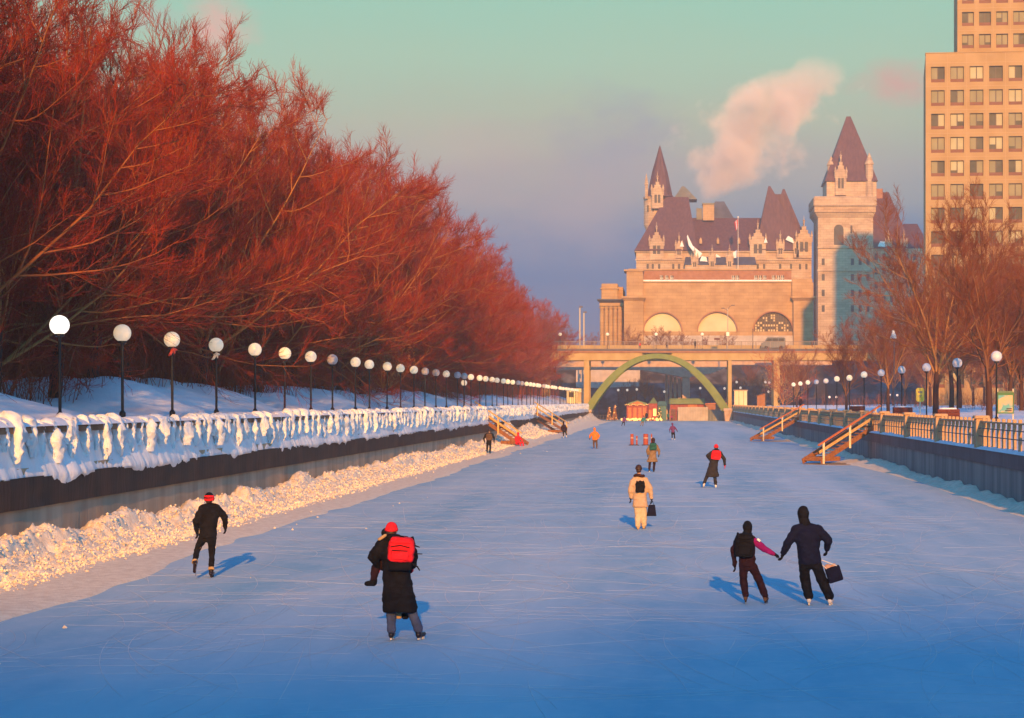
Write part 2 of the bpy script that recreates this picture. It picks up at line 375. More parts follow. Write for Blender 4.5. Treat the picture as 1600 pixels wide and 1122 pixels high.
def person(label, foot, h, J, wear, vox=.022, group='people on the ice', facing=1, z0=0.0, Y=None):
    """J: joints as (px, py, dy): sight line met dy metres beyond the feet. Joints left out are filled in."""
    o = ice_at(*foot) if Y is None else at(foot[0], foot[1], Y)
    if Y is not None: z0 = o[2]
    o = Vector((o[0], o[1], z0)); k = h / 1.75; t = thing('person', label, 'person', o, 0, group)
    j = {}
    for nm, v in J.items(): dy = v[2] if len(v) > 2 else 0.0; j[nm] = Vector(at(v[0], v[1], o.y + dy)) - o
    f = facing
    mid = (j['shL'] + j['shR']) / 2
    for s in 'LR': j['sh' + s] = lerp(mid, j['sh' + s], .84) - Vector((0, 0, .045 * k))
    sh = (j['shL'] + j['shR']) / 2
    if 'hipL' not in j:
        an = (j['anL'] + j['anR']) / 2; hc = lerp(an, sh, .56); hc.y = an.y * .5 + sh.y * .5
        j['hipL'] = hc + Vector((-.095 * k, 0, 0)); j['hipR'] = hc + Vector((.095 * k, 0, 0))
    for s, sg in (('L', -1), ('R', 1)):
        if 'kn' + s not in j: j['kn' + s] = lerp(j['hip' + s], j['an' + s], .5) + Vector((sg * .01, .07 * f * k, 0))
        if 'el' + s not in j: j['el' + s] = j['sh' + s] + Vector((sg * .07 * k, -.04 * f * k, -.28 * k))
        if 'wr' + s not in j: j['wr' + s] = j['el' + s] + Vector((sg * .0, .10 * f * k, -.23 * k))
    hip = (j['hipL'] + j['hipR']) / 2; hd = j['head']; neck = lerp(sh, hd, .45); chest = lerp(hip, sh, .72); waist = lerp(hip, sh, .35)
    V3 = lambda x, y, z: Vector((x, y * f, z))
    # bare body: one continuous figure from crown to sole
    b = MB(); ell(b, hd, .074 * k, .094 * k, .112 * k); ell(b, hd + V3(0, .035, -.065) * k, .050 * k, .052 * k, .050 * k); capsule(b, hd + V3(0, .088, .012) * k, hd + V3(0, .112, -.022) * k, .010 * k, .015 * k, 8)
    for s in (-1, 1): ell(b, hd + V3(s * .077, -.004, -.005) * k, .012 * k, .022 * k, .032 * k, 8, 6)
    capsule(b, hd + V3(0, -.01, -.07) * k, lerp(hd, sh, .95), .052 * k, .06 * k)
    loft(b, [(hip + V3(0, 0, -.10) * k, .10 * k, .08 * k), (hip, .155 * k, .105 * k), (waist, .125 * k, .095 * k), (chest, .16 * k, .11 * k), (sh + V3(0, 0, .0) * k, .13 * k, .075 * k), (sh + V3(0, 0, .05) * k, .06 * k, .05 * k)])
    for s in 'LR':
        capsule(b, j['sh' + s], j['el' + s], .05 * k, .038 * k); capsule(b, j['el' + s], j['wr' + s], .038 * k, .028 * k); d = (j['wr' + s] - j['el' + s]).normalized(); capsule(b, j['wr' + s], j['wr' + s] + d * .11 * k, .024 * k, .014 * k)
        capsule(b, j['hip' + s], j['kn' + s], .082 * k, .056 * k); capsule(b, j['kn' + s], j['an' + s], .054 * k, .038 * k); capsule(b, j['an' + s], j['an' + s] + V3(0, .12, -.06) * k, .04 * k, .03 * k)
    body = blob('body', b, max(.016, vox * .8) * k, 'skin', t, 3)
    if vox < .025:
        for s in (-1, 1): e = MB(); ell(e, hd + V3(s * .031, .081, .012) * k, .012 * k, .012 * k, .009 * k, 8, 6); e.build('eye', 'iris', t, smooth=True)
        e = MB(); ell(e, hd + V3(0, .089, -.052) * k, .024 * k, .008 * k, .007 * k, 8, 6); e.build('mouth', 'lips', t, smooth=True)
    W = wear
    # trousers
    b = MB(); tw = W.get('leg', 1.0); loft(b, [(hip + V3(0, 0, -.12) * k, .12 * k, .10 * k), (hip, .175 * k, .125 * k), (waist, .15 * k, .115 * k)])
    for s in 'LR': capsule(b, j['hip' + s], j['kn' + s], .100 * k, .078 * k * tw); capsule(b, j['kn' + s], lerp(j['kn' + s], j['an' + s], .93), .078 * k * tw, .068 * k * tw)
    blob('trousers', b, vox * k, W.get('trousers', 'cloth_black'), t, 4, .010 * k, len(PERSONS) + 3)
    # jacket or long coat
    b = MB(); bw = W.get('bulk', 1.0); low = W.get('hem', None); rings = []
    if low is not None:
        hx0, hx1, hy = low; c = Vector(at((hx0 + hx1) / 2, hy, o.y + W.get('hem_dy', 0))) - o; hw = (hx1 - hx0) / 2 * o.y / F
        rings += [(c, hw * .97, hw * .62), (lerp(c, hip, .15), hw, hw * .66), (lerp(c, hip, .6), lerp(hw, .19 * k * bw, .6), .155 * k)]
    else: rings += [(hip + V3(0, 0, -.04) * k, .178 * k * bw, .135 * k)]
    rings += [(lerp(hip, waist, .5), .182 * k * bw, .14 * k * bw), (waist + V3(0, 0, .02) * k, .175 * k * bw, .138 * k * bw), (chest, .205 * k * bw, .15 * k * bw), (lerp(chest, sh, .8), .195 * k * bw, .125 * k * bw), (sh + V3(0, 0, .035) * k, .14 * k * bw, .095 * k), (lerp(sh, hd, .42), .075 * k, .075 * k)]
    loft(b, rings)
    for s in 'LR': capsule(b, lerp(sh, hd, .30), j['sh' + s] + Vector((0, 0, .01 * k)), .072 * k, .080 * k * bw)
    slv = W.get('sleeve'); b2 = MB() if slv else b
    for s in 'LR':
        tgt = b2 if slv and s in slv[0] else b
        capsule(tgt, j['sh' + s], j['el' + s], .086 * k * bw, .072 * k * bw); capsule(tgt, j['el' + s], lerp(j['el' + s], j['wr' + s], .93), .072 * k * bw, .052 * k * bw)
    blob('coat' if low is not None else 'jacket', b, vox * k, W.get('jacket', 'cloth_black'), t, 4, .012 * k, len(PERSONS) + 7)
    if slv: blob('sleeve', b2, vox * k, slv[1], t, 4, .012 * k, len(PERSONS) + 9)
    # headgear
    b = MB(); hm = W.get('hat', 'cloth_black'); kind = W.get('hat_kind', 'cap')
    if kind == 'hood':
        ell(b, hd + V3(0, -.018, .012) * k, .108 * k, .118 * k, .138 * k); capsule(b, hd + V3(0, -.02, -.08) * k, lerp(sh, hd, .35), .092 * k, .10 * k); ell(b, hd + V3(0, .115, -.0) * k, .03 * k, .03 * k, .03 * k)
        blob('hood', b, vox * .8 * k, hm, t, 4, .006 * k)
    else:
        ell(b, hd + V3(0, -.008, .040) * k, .092 * k, .108 * k, .094 * k); 
        for q in range(14): a = 2 * math.pi * q / 14; ell(b, hd + V3(.088 * math.cos(a), -.008 + .104 * math.sin(a), .012) * k, .022 * k, .022 * k, .026 * k, 7, 5)
        blob('hat', b, vox * .75 * k, hm, t, 3, .004 * k)
        b = MB(); ell(b, hd + V3(0, -.035, -.03) * k, .080 * k, .075 * k, .085 * k); blob('hair', b, vox * .8 * k, 'hair_dark', t, 2, .008 * k)
    if W.get('band'):
        b = MB(); b.lathe(hd + V3(0, -.008, -.01) * k, [(.098 * k, -.035 * k), (.105 * k, 0), (.100 * k, .075 * k), (.09 * k, .078 * k)], 16, 1, 1.1); b.build('hat_band', W['band'], t, smooth=True)
    if W.get('collar'):
        b = MB(); c = lerp(sh, hd, .38)
        for q in range(16): a = 2 * math.pi * q / 16; ell(b, c + V3(.115 * math.cos(a), .085 * math.sin(a) - .02, .025 * math.sin(a * 1) * -1) * k, .05 * k, .05 * k, .048 * k, 8, 6)
        blob('fur_collar', b, vox * .9 * k, W['collar'], t, 2, .02 * k)
    # gloves with five fingers
    for s, sg in (('L', -1), ('R', 1)):
        w0 = j['wr' + s]; d = (w0 - j['el' + s]).normalized(); ax = d.cross(Vector((sg * 1.0, 0, 0))); ax = ax.normalized() if ax.length > .2 else Vector((0, 1, 0)); nrm = ax.cross(d).normalized() * sg * -1
        b = MB(); fz = W.get('hand', 1.0) * k; capsule(b, w0 - d * .03 * k, w0 + d * .02 * k, .042 * fz, .036 * fz); 
        for q in (-1, 0, 1): capsule(b, w0 + d * .02 * fz + ax * q * .018 * fz, w0 + d * .085 * fz + ax * q * .024 * fz, .021 * fz, .019 * fz)
        for q, ln in ((-1.5, .85), (-.5, 1.0), (.5, .95), (1.5, .72)):
            a = w0 + d * .09 * fz + ax * q * .021 * fz; m_ = a + (d * .9 + nrm * .35).normalized() * .042 * ln * fz; e = m_ + (d * .5 + nrm * .9).normalized() * .036 * ln * fz; capsule(b, a, m_, .0125 * fz, .0115 * fz, 7); capsule(b, m_, e, .0115 * fz, .0095 * fz, 7)
        a = w0 + d * .03 * fz + ax * .036 * fz; m_ = a + (d * .6 + ax * .8).normalized() * .04 * fz; e = m_ + (d + nrm * .4).normalized() * .032 * fz; capsule(b, a, m_, .015 * fz, .013 * fz, 7); capsule(b, m_, e, .013 * fz, .010 * fz, 7)
        blob('glove', b, (.0075 if vox < .025 else .014) * k, W.get('glove', 'cloth_black'), t, 2)
    # boots and blades
    for s, sg in (('L', -1), ('R', 1)):
        a = j['an' + s]; dr = W.get('toe' + s, (sg * .12, 1, -.05)); fd = Vector((dr[0], dr[1] * f, dr[2])).normalized(); dn = Vector((0, 0, -1)); dn = (dn - fd * dn.dot(fd)).normalized(); shin = (j['kn' + s] - a).normalized()
        b = MB(); heel = a + dn * .055 * k - fd * .03 * k; toe = heel + fd * .19 * k; capsule(b, a + shin * .10 * k, heel + fd * .02, .056 * k, .046 * k); capsule(b, heel, toe, .043 * k, .036 * k); capsule(b, heel + dn * .02 * k, toe + dn * .012 * k, .034 * k, .03 * k)
        bo = blob('skate' if W.get('skates', True) else 'boot', b, (.012 if vox < .025 else .02) * k, W.get('boot', 'skate_black'), t, 2)
        if W.get('skates', True):
            side = fd.cross(dn).normalized(); p = heel + dn * .055 * k; q = toe + dn * .055 * k; bl = MB(); bl.bar(p - fd * .05 + dn * .035, q + fd * .05 + dn * .035, .007, .035, dn); bl.build('blade', 'steel', bo)
            hb = MB(); hb.bar(p + dn * .0, p + fd * .05 + dn * .0, .03, .045, dn); hb.bar(q - fd * .05, q, .03, .045, dn); hb.build('blade_holder', W.get('holder', 'skate_white'), bo)
        if W.get('cuff'): cf = MB(); cf.path([a + shin * .02 * k, a + shin * .075 * k], [.063 * k, .062 * k], 12); cf.build('lining', W['cuff'], bo, smooth=True)
    PERSONS[label] = (t, o, j, k); return t, o, j, k
def P(o, px, py, dy): return Vector(at(px, py, o.y + dy))
def soft_pack(name, m, parent, w, d, h, seed):
    mb = MB(); n = 20; vs = []; fs = []; prof = [(.55, -.5), (.86, -.49), (.97, -.42), (1, -.2), (1, .05), (.96, .25), (.88, .40), (.70, .475), (.40, .5)]
    for q, z in prof:
        for i in range(n):
            a = 2 * math.pi * i / n; c, s_ = math.cos(a), math.sin(a); e = .55
            vs.append((math.copysign(abs(c) ** e, c) * w / 2 * q, math.copysign(abs(s_) ** e, s_) * d / 2 * (q * .6 + .4), z * h))
    for i in range(len(prof) - 1):
        for q in range(n): q2 = (q + 1) % n; fs.append((i * n + q, i * n + q2, (i + 1) * n + q2, (i + 1) * n + q))
    fs += [tuple(range(n - 1, -1, -1)), tuple(range((len(prof) - 1) * n, len(prof) * n))]; mb.add(vs, fs); return blob(name, mb, max(.012, w / 26), m, parent, 2, .012, seed)
def rounded_box(name, m, parent, c, w, d, h, bev, rot=0.0):
    mb = MB(); mb.box(-w / 2, w / 2, -d / 2, d / 2, -h / 2, h / 2); ob = mb.build(name, m, parent, None, True, bev); ob.location = c; ob.rotation_euler = (0, rot, 0); ob.modifiers['b'].segments = 3; return ob
def backpack(label, o, box, dy, m, m2='cloth_black', depth=.2, tilt=0.0, extra=True, cat='backpack'):
    x0, x1, y0, y1 = box; a = P(o, x0, y0, dy); b = P(o, x1, y1, dy); w = b.x - a.x; h = a.z - b.z; c = (a + b) / 2
    t = thing('backpack', label, cat, c, 0, 'backpacks worn by skaters'); t.rotation_euler = (0, tilt, 0)
    soft_pack('pack', m, t, w * 1.04, depth * 1.1, h * 1.03, int(box[0]))
    rounded_box('pocket', m if extra else m2, t, (0, -depth * .5, -h * .2), w * .68, depth * .35, h * .42, min(w, h) * .06); rounded_box('flap', m, t, (0, -depth * .12, h * .34), w * .80, depth * .95, h * .16, min(w, h) * .07)
    z_ = MB(); z_.path([(-w * .36, -depth * .56, h * .12), (0, -depth * .60, h * .20), (w * .36, -depth * .56, h * .12)], [.008] * 3, 5); z_.bar((-w * .3, -depth * .72, -h * .02), (w * .3, -depth * .72, -h * .02), .012, .012); z_.build('zip', m2, t)
    s = MB(); 
    for q in (-1, 1): s.path([(q * w * .32, depth * .30, h * .47), (q * w * .36, depth * .75, h * .50), (q * w * .40, depth * 1.4, h * .18), (q * w * .42, depth * .8, -h * .38)], [.018] * 4, 6)
    s.path([(-.04, -depth * .1, h * .49), (0, -depth * .1, h * .56), (.04, -depth * .1, h * .49)], [.01] * 3, 5); s.build('strap', m2, t); return t
G = 'skaters on the ice'
# 1 lone skater by the snow bank
t, o, j, k = person('skater in black with a red headband, left foot lifted, beside the snow bank', (330, 903), 1.76, dict(head=(327, 779, .28), shL=(314, 792, .18), shR=(341, 790, .20), elL=(306, 815, .05), wrL=(308, 832, .22), elR=(351, 808, .12), wrR=(352, 824, .22), hipL=(318, 838, -.02), hipR=(331, 838, 0), knL=(308, 860, .05), anL=(304, 880, -.28), knR=(331, 866, .12), anR=(330, 892, .0)),
    dict(jacket='cloth_black', trousers='cloth_black', hat='cloth_black', band='cloth_red', leg=.82, toeL=(-.18, .35, -.92), toeR=(.02, 1, -.02), cuff='fur_tan', holder='cloth_maroon'), .02, G)
# 2 near skater in a long coat carrying a child
t, o, j, k = person('skater in a long black coat and red hat with a red backpack, carrying a child', (632, 1001), 1.76, dict(head=(612, 829, .16), shL=(594, 846, .08), shR=(638, 843, .08), elL=(583, 868, .0), wrL=(590, 884, .16), elR=(646, 868, -.02), wrR=(645, 884, .12), hipL=(609, 898, 0), hipR=(630, 898, 0), knL=(611, 948, .05), anL=(611.5, 986, 0), knR=(641, 948, .08), anR=(655, 986, .05)),
    dict(jacket='cloth_black', trousers='cloth_jeans', hat='cloth_red', hem=(598, 653, 957), bulk=1.14, boot='skate_black', toeL=(.05, 1, -.02), toeR=(.35, 1, -.02), cuff='fur_tan', glove='cloth_red', holder='skate_white', collar='cloth_black', leg=1.05), .02, G)
backpack('large red backpack on the back of the skater carrying a child', o, (607, 647, 840, 877), -.20, 'cloth_red', depth=.24, tilt=.06)
bp = thing('waist_bag', 'black waist bag strapped under the large red backpack', 'bag', P(o, 625, 883, -.19)); rounded_box('pouch', 'cloth_black', bp, (0, 0, 0), .36, .16, .17, .05); s_ = MB(); s_.path([(.18, 0, .02), (.26, -.02, -.02), (.30, -.03, -.08)], [.014, .012, .008], 6); s_.path([(.16, -.02, .30), (.24, -.04, .29), (.30, -.05, .27)], [.016, .012, .008], 6); s_.path([(.16, -.02, .17), (.27, -.04, .17), (.34, -.05, .17)], [.014, .010, .007], 6); s_.build('strap', 'cloth_black', bp)
hf = MB(); hc = P(o, 598, 838, -.06)
for q in range(5): ell(hf, hc + Vector((-.05 + .022 * q, .01, -.045 + .015 * q)), .032, .04, .024, 7, 5)
blob('hood_lining', hf, .014, 'fur_tan', t, 2, .006).location = -Vector(t.location)
hg = thing('toy_bag', 'small tan and black bag hanging between the legs of the long coated skater', 'bag', P(o, 626, 962, .25)); rounded_box('pouch', 'fur_tan', hg, (-.03, 0, 0), .10, .10, .10, .03); rounded_box('pouch_side', 'cloth_black', hg, (.07, .01, 0), .10, .10, .11, .03); s_ = MB(); s_.tube((0, .01, .05), (0, .05, .45), .008, n=6); s_.build('strap', 'cloth_black', hg)
ch = thing('person', 'small child in dark clothes carried in front of the long coated skater', 'person', o, 0, G)
def rel(px, py, dy): return P(o, px, py, dy) - o
b = MB(); hd = rel(604, 836, .40); sh_ = rel(603, 850, .36); hp = rel(600, 880, .30)
ell(b, hd, .07, .085, .095); ell(b, hd + Vector((0, -.03, -.05)), .045, .045, .04); capsule(b, hd, sh_, .045, .06); capsule(b, sh_, hp, .10, .10)
for kn, an in ((rel(587, 886, .18), rel(584, 906, .10)), (rel(618, 892, .34), rel(622, 914, .36))): capsule(b, hp, kn, .07, .055); capsule(b, kn, an, .055, .04)
for sx_ in (-1, 1): capsule(b, sh_ + Vector((sx_ * .1, 0, 0)), sh_ + Vector((sx_ * .13, -.06, -.14)), .04, .035); capsule(b, sh_ + Vector((sx_ * .13, -.06, -.14)), sh_ + Vector((sx_ * .10, -.16, -.06)), .035, .028)
blob('body', b, .018, 'skin', ch, 3); b = MB(); capsule(b, sh_, hp, .125, .13)
for sx_ in (-1, 1): capsule(b, sh_ + Vector((sx_ * .1, 0, 0)), sh_ + Vector((sx_ * .13, -.06, -.14)), .06, .055); capsule(b, sh_ + Vector((sx_ * .13, -.06, -.14)), sh_ + Vector((sx_ * .11, -.13, -.08)), .055, .05)
for kn, an in ((rel(587, 886, .18), rel(584, 906, .10)), (rel(618, 892, .34), rel(622, 914, .36))): capsule(b, hp, kn, .085, .07); capsule(b, kn, an, .07, .058)
blob('snowsuit', b, .018, 'cloth_maroon', ch, 3, .008, 4); b = MB(); ell(b, hd + Vector((0, .01, .03)), .085, .10, .085); blob('hat', b, .015, 'cloth_black', ch, 2)
for a, e in ((rel(584, 908, .10), rel(573, 912, .03)), (rel(622, 916, .36), rel(626, 921, .44))): b = MB(); capsule(b, a, a + Vector((0, 0, -.02)), .058, .055); capsule(b, a + Vector((0, 0, -.03)), e, .05, .04); blob('boot', b, .014, 'cloth_black', ch, 2)
# 3 + 4 the couple holding hands
t, o, j, k = person('woman in dark clothes with a magenta sleeve holding hands with the man in navy', (1182, 944), 1.47, dict(head=(1168, 824, .06), shL=(1152, 838, .0), shR=(1178, 840, .0), elL=(1146, 860, -.04), wrL=(1148, 883, .05), elR=(1193, 857, .02), wrR=(1210, 866, .08), hipL=(1161, 883, 0), hipR=(1175, 883, 0), knL=(1162, 909, .09), anL=(1165, 931, 0), knR=(1188, 911, .10), anR=(1196, 932, .0)),
    dict(jacket='cloth_maroon', sleeve=('R', 'cloth_magenta'), trousers='cloth_maroon', hat='cloth_black', hat_kind='hood', boot='cloth_brown', toeL=(.1, 1, -.02), toeR=(.3, 1, -.02), holder='skate_black', leg=1.12), .02, 'couple holding hands')
backpack('black backpack on the woman with the magenta sleeve', o, (1148, 1178, 834, 870), -.17, 'cloth_black', depth=.16, tilt=.05)
rf = thing('reflector_tag', 'pale reflective patch on the magenta sleeve of the woman', 'patch', P(o, 1185.5, 844, -.105)); rounded_box('patch', 'reflector', rf, (0, 0, 0), .07, .02, .04, .006, .6)
t, o, j, k = person('tall man in navy jacket and black hood holding hands with the woman and a bag', (1282, 946), 1.75, dict(head=(1255, 803, .08), shL=(1241, 825, 0), shR=(1281, 825, 0), elL=(1231, 848, .0), wrL=(1224, 865, .08), elR=(1294, 844, -.06), wrR=(1292, 858, .06), hipL=(1256, 878, 0), hipR=(1274, 878, 0), knL=(1258, 906, .12), anL=(1264, 933, 0), knR=(1285, 908, .12), anR=(1297, 934, .02)),
    dict(jacket='cloth_navy', trousers='cloth_black', hat='cloth_black', hat_kind='hood', boot='skate_white', toeL=(.02, 1, -.02), toeR=(.3, 1, -.02), bulk=1.14, leg=1.25, cuff='cloth_black'), .02, 'couple holding hands')
hb = thing('tote_bag', 'dark tote bag with pale handles hanging from the right hand of the tall man', 'bag', P(o, 1301, 896, .06)); hb.rotation_euler = (0, -.30, 0)
rounded_box('pouch', 'cloth_navy', hb, (.02, 0, -.02), .27, .12, .28, .03); s_ = MB(); a = P(o, 1292, 862, .06) - P(o, 1301, 896, .06); a = Vector((a.x * .95 + a.z * -.28, a.y, a.z * .95 + a.x * .28))
for y_ in (-.05, .05): s_.path([(-.08, y_, .11), a + Vector((-.01, 0, 0)), a + Vector((.02, 0, 0)), (.11, y_, .11)], [.008] * 4, 6)
s_.build('handle', 'skate_white', hb); b = MB(); ell(b, (-.05, 0, .13), .07, .045, .06); ell(b, (.06, .0, .12), .05, .04, .05); blob('contents', b, .012, 'skin', hb, 2)
# 5 tan coat
t, o, j, k = person('person in a tan parka and cream trousers carrying a navy bag', (1001, 827), 1.78, dict(head=(998, 733, .04), shL=(988.5, 748, 0), shR=(1010, 748, 0), elL=(985, 765, -.02), wrL=(985.5, 778, .06), elR=(1016, 764, -.02), wrR=(1018, 779, .04), knL=(997, 806, .08), anL=(997, 821.5, -.04), knR=(1006, 806, .10), anR=(1006, 820.5, .14), hipL=(995, 786, 0), hipR=(1005, 786, 0)),
    dict(jacket='cloth_tan', trousers='cloth_cream', hat='hair_dark', hem=(988.5, 1014, 792.5), bulk=1.08, boot='fur_tan', skates=False, collar='fur_dark', leg=1.25), .022, G)
backpack('small black backpack on the tan parka', o, (993, 1007.5, 752, 769), -.20, 'cloth_black', depth=.12)
hb = thing('hand_bag', 'navy blue shopping bag hanging from the hand of the person in the tan parka', 'bag', P(o, 1018.5, 797, .04)); b = MB(); b.prism([(-.15, -.17), (.13, -.17), (.09, .15), (-.09, .15)], -.05, .05); b.build('pouch', 'cloth_navy', hb, bevel=.015); s_ = MB(); s_.path([(-.05, 0, .15), (-.03, 0, .25), (.02, 0, .25), (.05, 0, .15)], [.008] * 4, 6); s_.build('handle', 'cloth_navy', hb)
# 6 green pack
t, o, j, k = person('skater in a taupe coat with fur hood and a green backpack by the orange markers', (1018, 737.5), 1.72, dict(head=(1020.5, 688, .06), shL=(1014.5, 696, 0), shR=(1027, 696, 0), elL=(1011.5, 704, -.04), wrL=(1012, 710, .06), elR=(1030, 705, -.02), wrR=(1029.5, 710.5, .05), anL=(1014.5, 733, 0), anR=(1021.5, 734.5, .05)),
    dict(jacket='cloth_taupe', trousers='cloth_maroon', hat='fur_dark', hat_kind='hood', hem=(1010, 1028, 722), bulk=1.05, collar='fur_dark'), .03, G)
backpack('green backpack on the taupe coat', o, (1015, 1026, 692.5, 703), -.19, 'cloth_green', depth=.16)
# 7 long coat with red pack
t, o, j, k = person('leaning skater in a long charcoal coat with red hat and small red backpack', (1108, 762), 1.82, dict(head=(1119, 699, .14), shL=(1111.5, 706, .06), shR=(1126, 706, .06), elL=(1105.5, 712.5, 0), wrL=(1110, 719, .22), elR=(1131.5, 717, .02), wrR=(1132.5, 727, .10), hipL=(1110, 730, 0), hipR=(1117, 730, 0), knL=(1104, 746, .06), anL=(1099.5, 756.5, -.1), knR=(1117, 747, .08), anR=(1118.5, 757.5, .1)),
    dict(jacket='cloth_grey', trousers='cloth_grey', hat='cloth_red', hem=(1102, 1123.5, 745.5), bulk=1.05, glove='cloth_red', boot='skate_white', collar='cloth_black', toeL=(-.1, .8, -.5)), .026, G)
backpack('small red backpack on the long charcoal coat', o, (1111.5, 1126.5, 704, 718), -.14, 'cloth_red', depth=.16, tilt=.1)
# 8, 9 and the farther skaters
person('far skater in a purple jacket and dark trousers, right of the orange markers', (1052, 687.5), 1.66, dict(head=(1050.6, 662.6, .05), shL=(1048, 666.6, 0), shR=(1054.4, 666.6, 0), elL=(1046.4, 671, 0), wrL=(1046.6, 674.4, .1), elR=(1056.6, 670.6, 0), wrR=(1058.2, 673.6, .1), anL=(1050.3, 685, 0), anR=(1054.2, 685.4, 0)), dict(jacket='cloth_purple', trousers='cloth_black', hat='cloth_purple', hat_kind='hood', boot='skate_white'), .04, G)
person('skater in a bright orange hooded jacket gliding on the left side of the ice', (930.5, 701.5), 1.70, dict(head=(929, 670.6, .05), shL=(925, 676, 0), shR=(933.4, 676, 0), elL=(922, 681, -.03), wrL=(921.6, 684.6, .06), elR=(936, 681, -.03), wrR=(934.6, 685, .08), anL=(928, 699, 0), anR=(932.6, 699.4, 0)), dict(jacket='cloth_orange', trousers='cloth_brown', hat='cloth_orange', hat_kind='hood', bulk=1.2, boot='cloth_brown'), .032, G)
t, o, j, k = person('person in black with a brown backpack walking past the near left stairs', (764, 709.5), 1.72, dict(head=(764.8, 672.4, .04), shL=(758.4, 678, 0), shR=(770.4, 678, 0), elL=(756, 685.5, 0), wrL=(757, 690.5, .08), elR=(772, 685, 0), wrR=(772, 691, .06), anL=(761, 705, .3), anR=(765.4, 707.5, 0)), dict(jacket='cloth_black', trousers='cloth_black', hat='hair_dark', skates=False), .032, G)
backpack('brown backpack on the person in black near the left stairs', o, (759.5, 769, 677.5, 688), -.18, 'cloth_brown', depth=.16)
person('person in a red snowsuit sitting at the foot of the near left stairs', (812, 698), 1.6, dict(head=(809.5, 677.6, .1), shL=(805.4, 682.6, .05), shR=(812.6, 682.6, .05), elL=(805, 687.4, -.1), wrL=(809, 691, -.25), elR=(815, 687, -.1), wrR=(817, 690.4, -.3), hipL=(806.4, 692.6, .05), hipR=(810, 692.6, .05), knL=(812, 691, -.38), anL=(813.6, 697, -.42), knR=(817, 691.4, -.35), anR=(818, 697, -.40)), dict(jacket='cloth_red', trousers='cloth_red', hat='cloth_red', hat_kind='hood', boot='skate_white', bulk=1.1), .032, G, facing=-1)
person('skater in dark clothes standing at the far left stairs', (883, 684.5), 1.74, dict(head=(880.4, 660, .05), shL=(877.8, 664.8, 0), shR=(883.8, 664.8, 0), wrL=(878, 673, .1), elL=(876.8, 668.6, 0), elR=(885.4, 669, 0), wrR=(885.6, 673, .1), anL=(880.6, 682, 0), anR=(885.4, 681.6, .1)), dict(jacket='cloth_maroon', trousers='cloth_black', hat='cloth_maroon', hat_kind='hood', boot='skate_white'), .04, G)
person('person with a red hat sitting half hidden behind the far left stairs', (873, 670), 1.6, dict(head=(873.4, 655.4, .1), shL=(870.6, 659.4, .05), shR=(876, 659.4, .05), hipL=(871.4, 666, .05), hipR=(874.6, 666, .05), knL=(873, 665.4, -.4), anL=(874, 669.4, -.42), knR=(876, 665.4, -.4), anR=(877, 669.4, -.42)), dict(jacket='cloth_grey', trousers='cloth_black', hat='cloth_red', boot='skate_black'), .05, G, facing=-1)
person('small distant skater in dark clothes near the kiosk, left one of two', (973.5, 667.2), 1.7, dict(head=(975.4, 650.6, .1), shL=(973, 653.6, .05), shR=(978, 653.6, .05), anL=(971.4, 665, 0), anR=(975.4, 665.2, .1)), dict(jacket='cloth_purple', trousers='cloth_black', hat='cloth_black'), .05, G)
person('small distant skater in a teal jacket near the kiosk, right one of two', (1002.6, 667.2), 1.7, dict(head=(1005.8, 650.4, .12), shL=(1003, 653.4, .05), shR=(1008.6, 653.4, .05), anL=(1000.8, 664.8, -.1), anR=(1004.2, 665.2, .1)), dict(jacket='cloth_teal', trousers='cloth_taupe', hat='cloth_black', bulk=1.15), .05, G)
def stand(label, px, py, Y, h, wear, grp, facing=1):
    u_ = h / 1.75 * F / Y; person(label, (px, py), h, dict(head=(px, py - 1.63 * u_, .03), shL=(px - .17 * u_, py - 1.40 * u_, 0), shR=(px + .17 * u_, py - 1.40 * u_, 0), anL=(px - .11 * u_, py - .10 * u_, -.12), anR=(px + .11 * u_, py - .10 * u_, .12)), dict(skates=False, **wear), .05, grp, facing, Y=Y)
BP = 'people on the arch bridge'
stand('person in dark clothes standing at the bridge railing right of the arch top', 1086, 545.0, 386, 1.8, dict(jacket='cloth_black', hat='cloth_black'), BP)
stand('person in brown clothes behind the bridge railing above the arch top', 1042, 545.0, 387, 1.6, dict(jacket='cloth_brown', hat='cloth_brown'), BP, -1)
stand('small person in a red coat behind the bridge railing left of the arch top', 1000, 545.0, 387, 1.25, dict(jacket='cloth_red', hat='cloth_red'), BP, -1)
stand('dark figure standing behind the balustrade by the right bridge pier', 1217, 633.5, 372, 1.75, dict(jacket='cloth_black', hat='cloth_black'), 'people on the right bank')
stand('person in maroon sitting low behind the balustrade at the far right stairs', 1251, 640, 210, 1.3, dict(jacket='cloth_maroon', hat='cloth_orange'), 'people on the right bank')
stand('dark figure standing at the door of the orange red kiosk', 1010, 657.4, 388.5, 1.75, dict(jacket='cloth_black', hat='cloth_black'), 'people at the kiosk', -1)
stand('person in a dark green coat standing before the bridge piers', 1044, 657.6, 387, 1.6, dict(jacket='cloth_green', hat='cloth_green', bulk=1.2), 'people at the kiosk')
stand('small person in pink standing next to the person in dark green', 1049.5, 657.6, 387, 1.15, dict(jacket='cloth_magenta', hat='cloth_purple'), 'people at the kiosk')
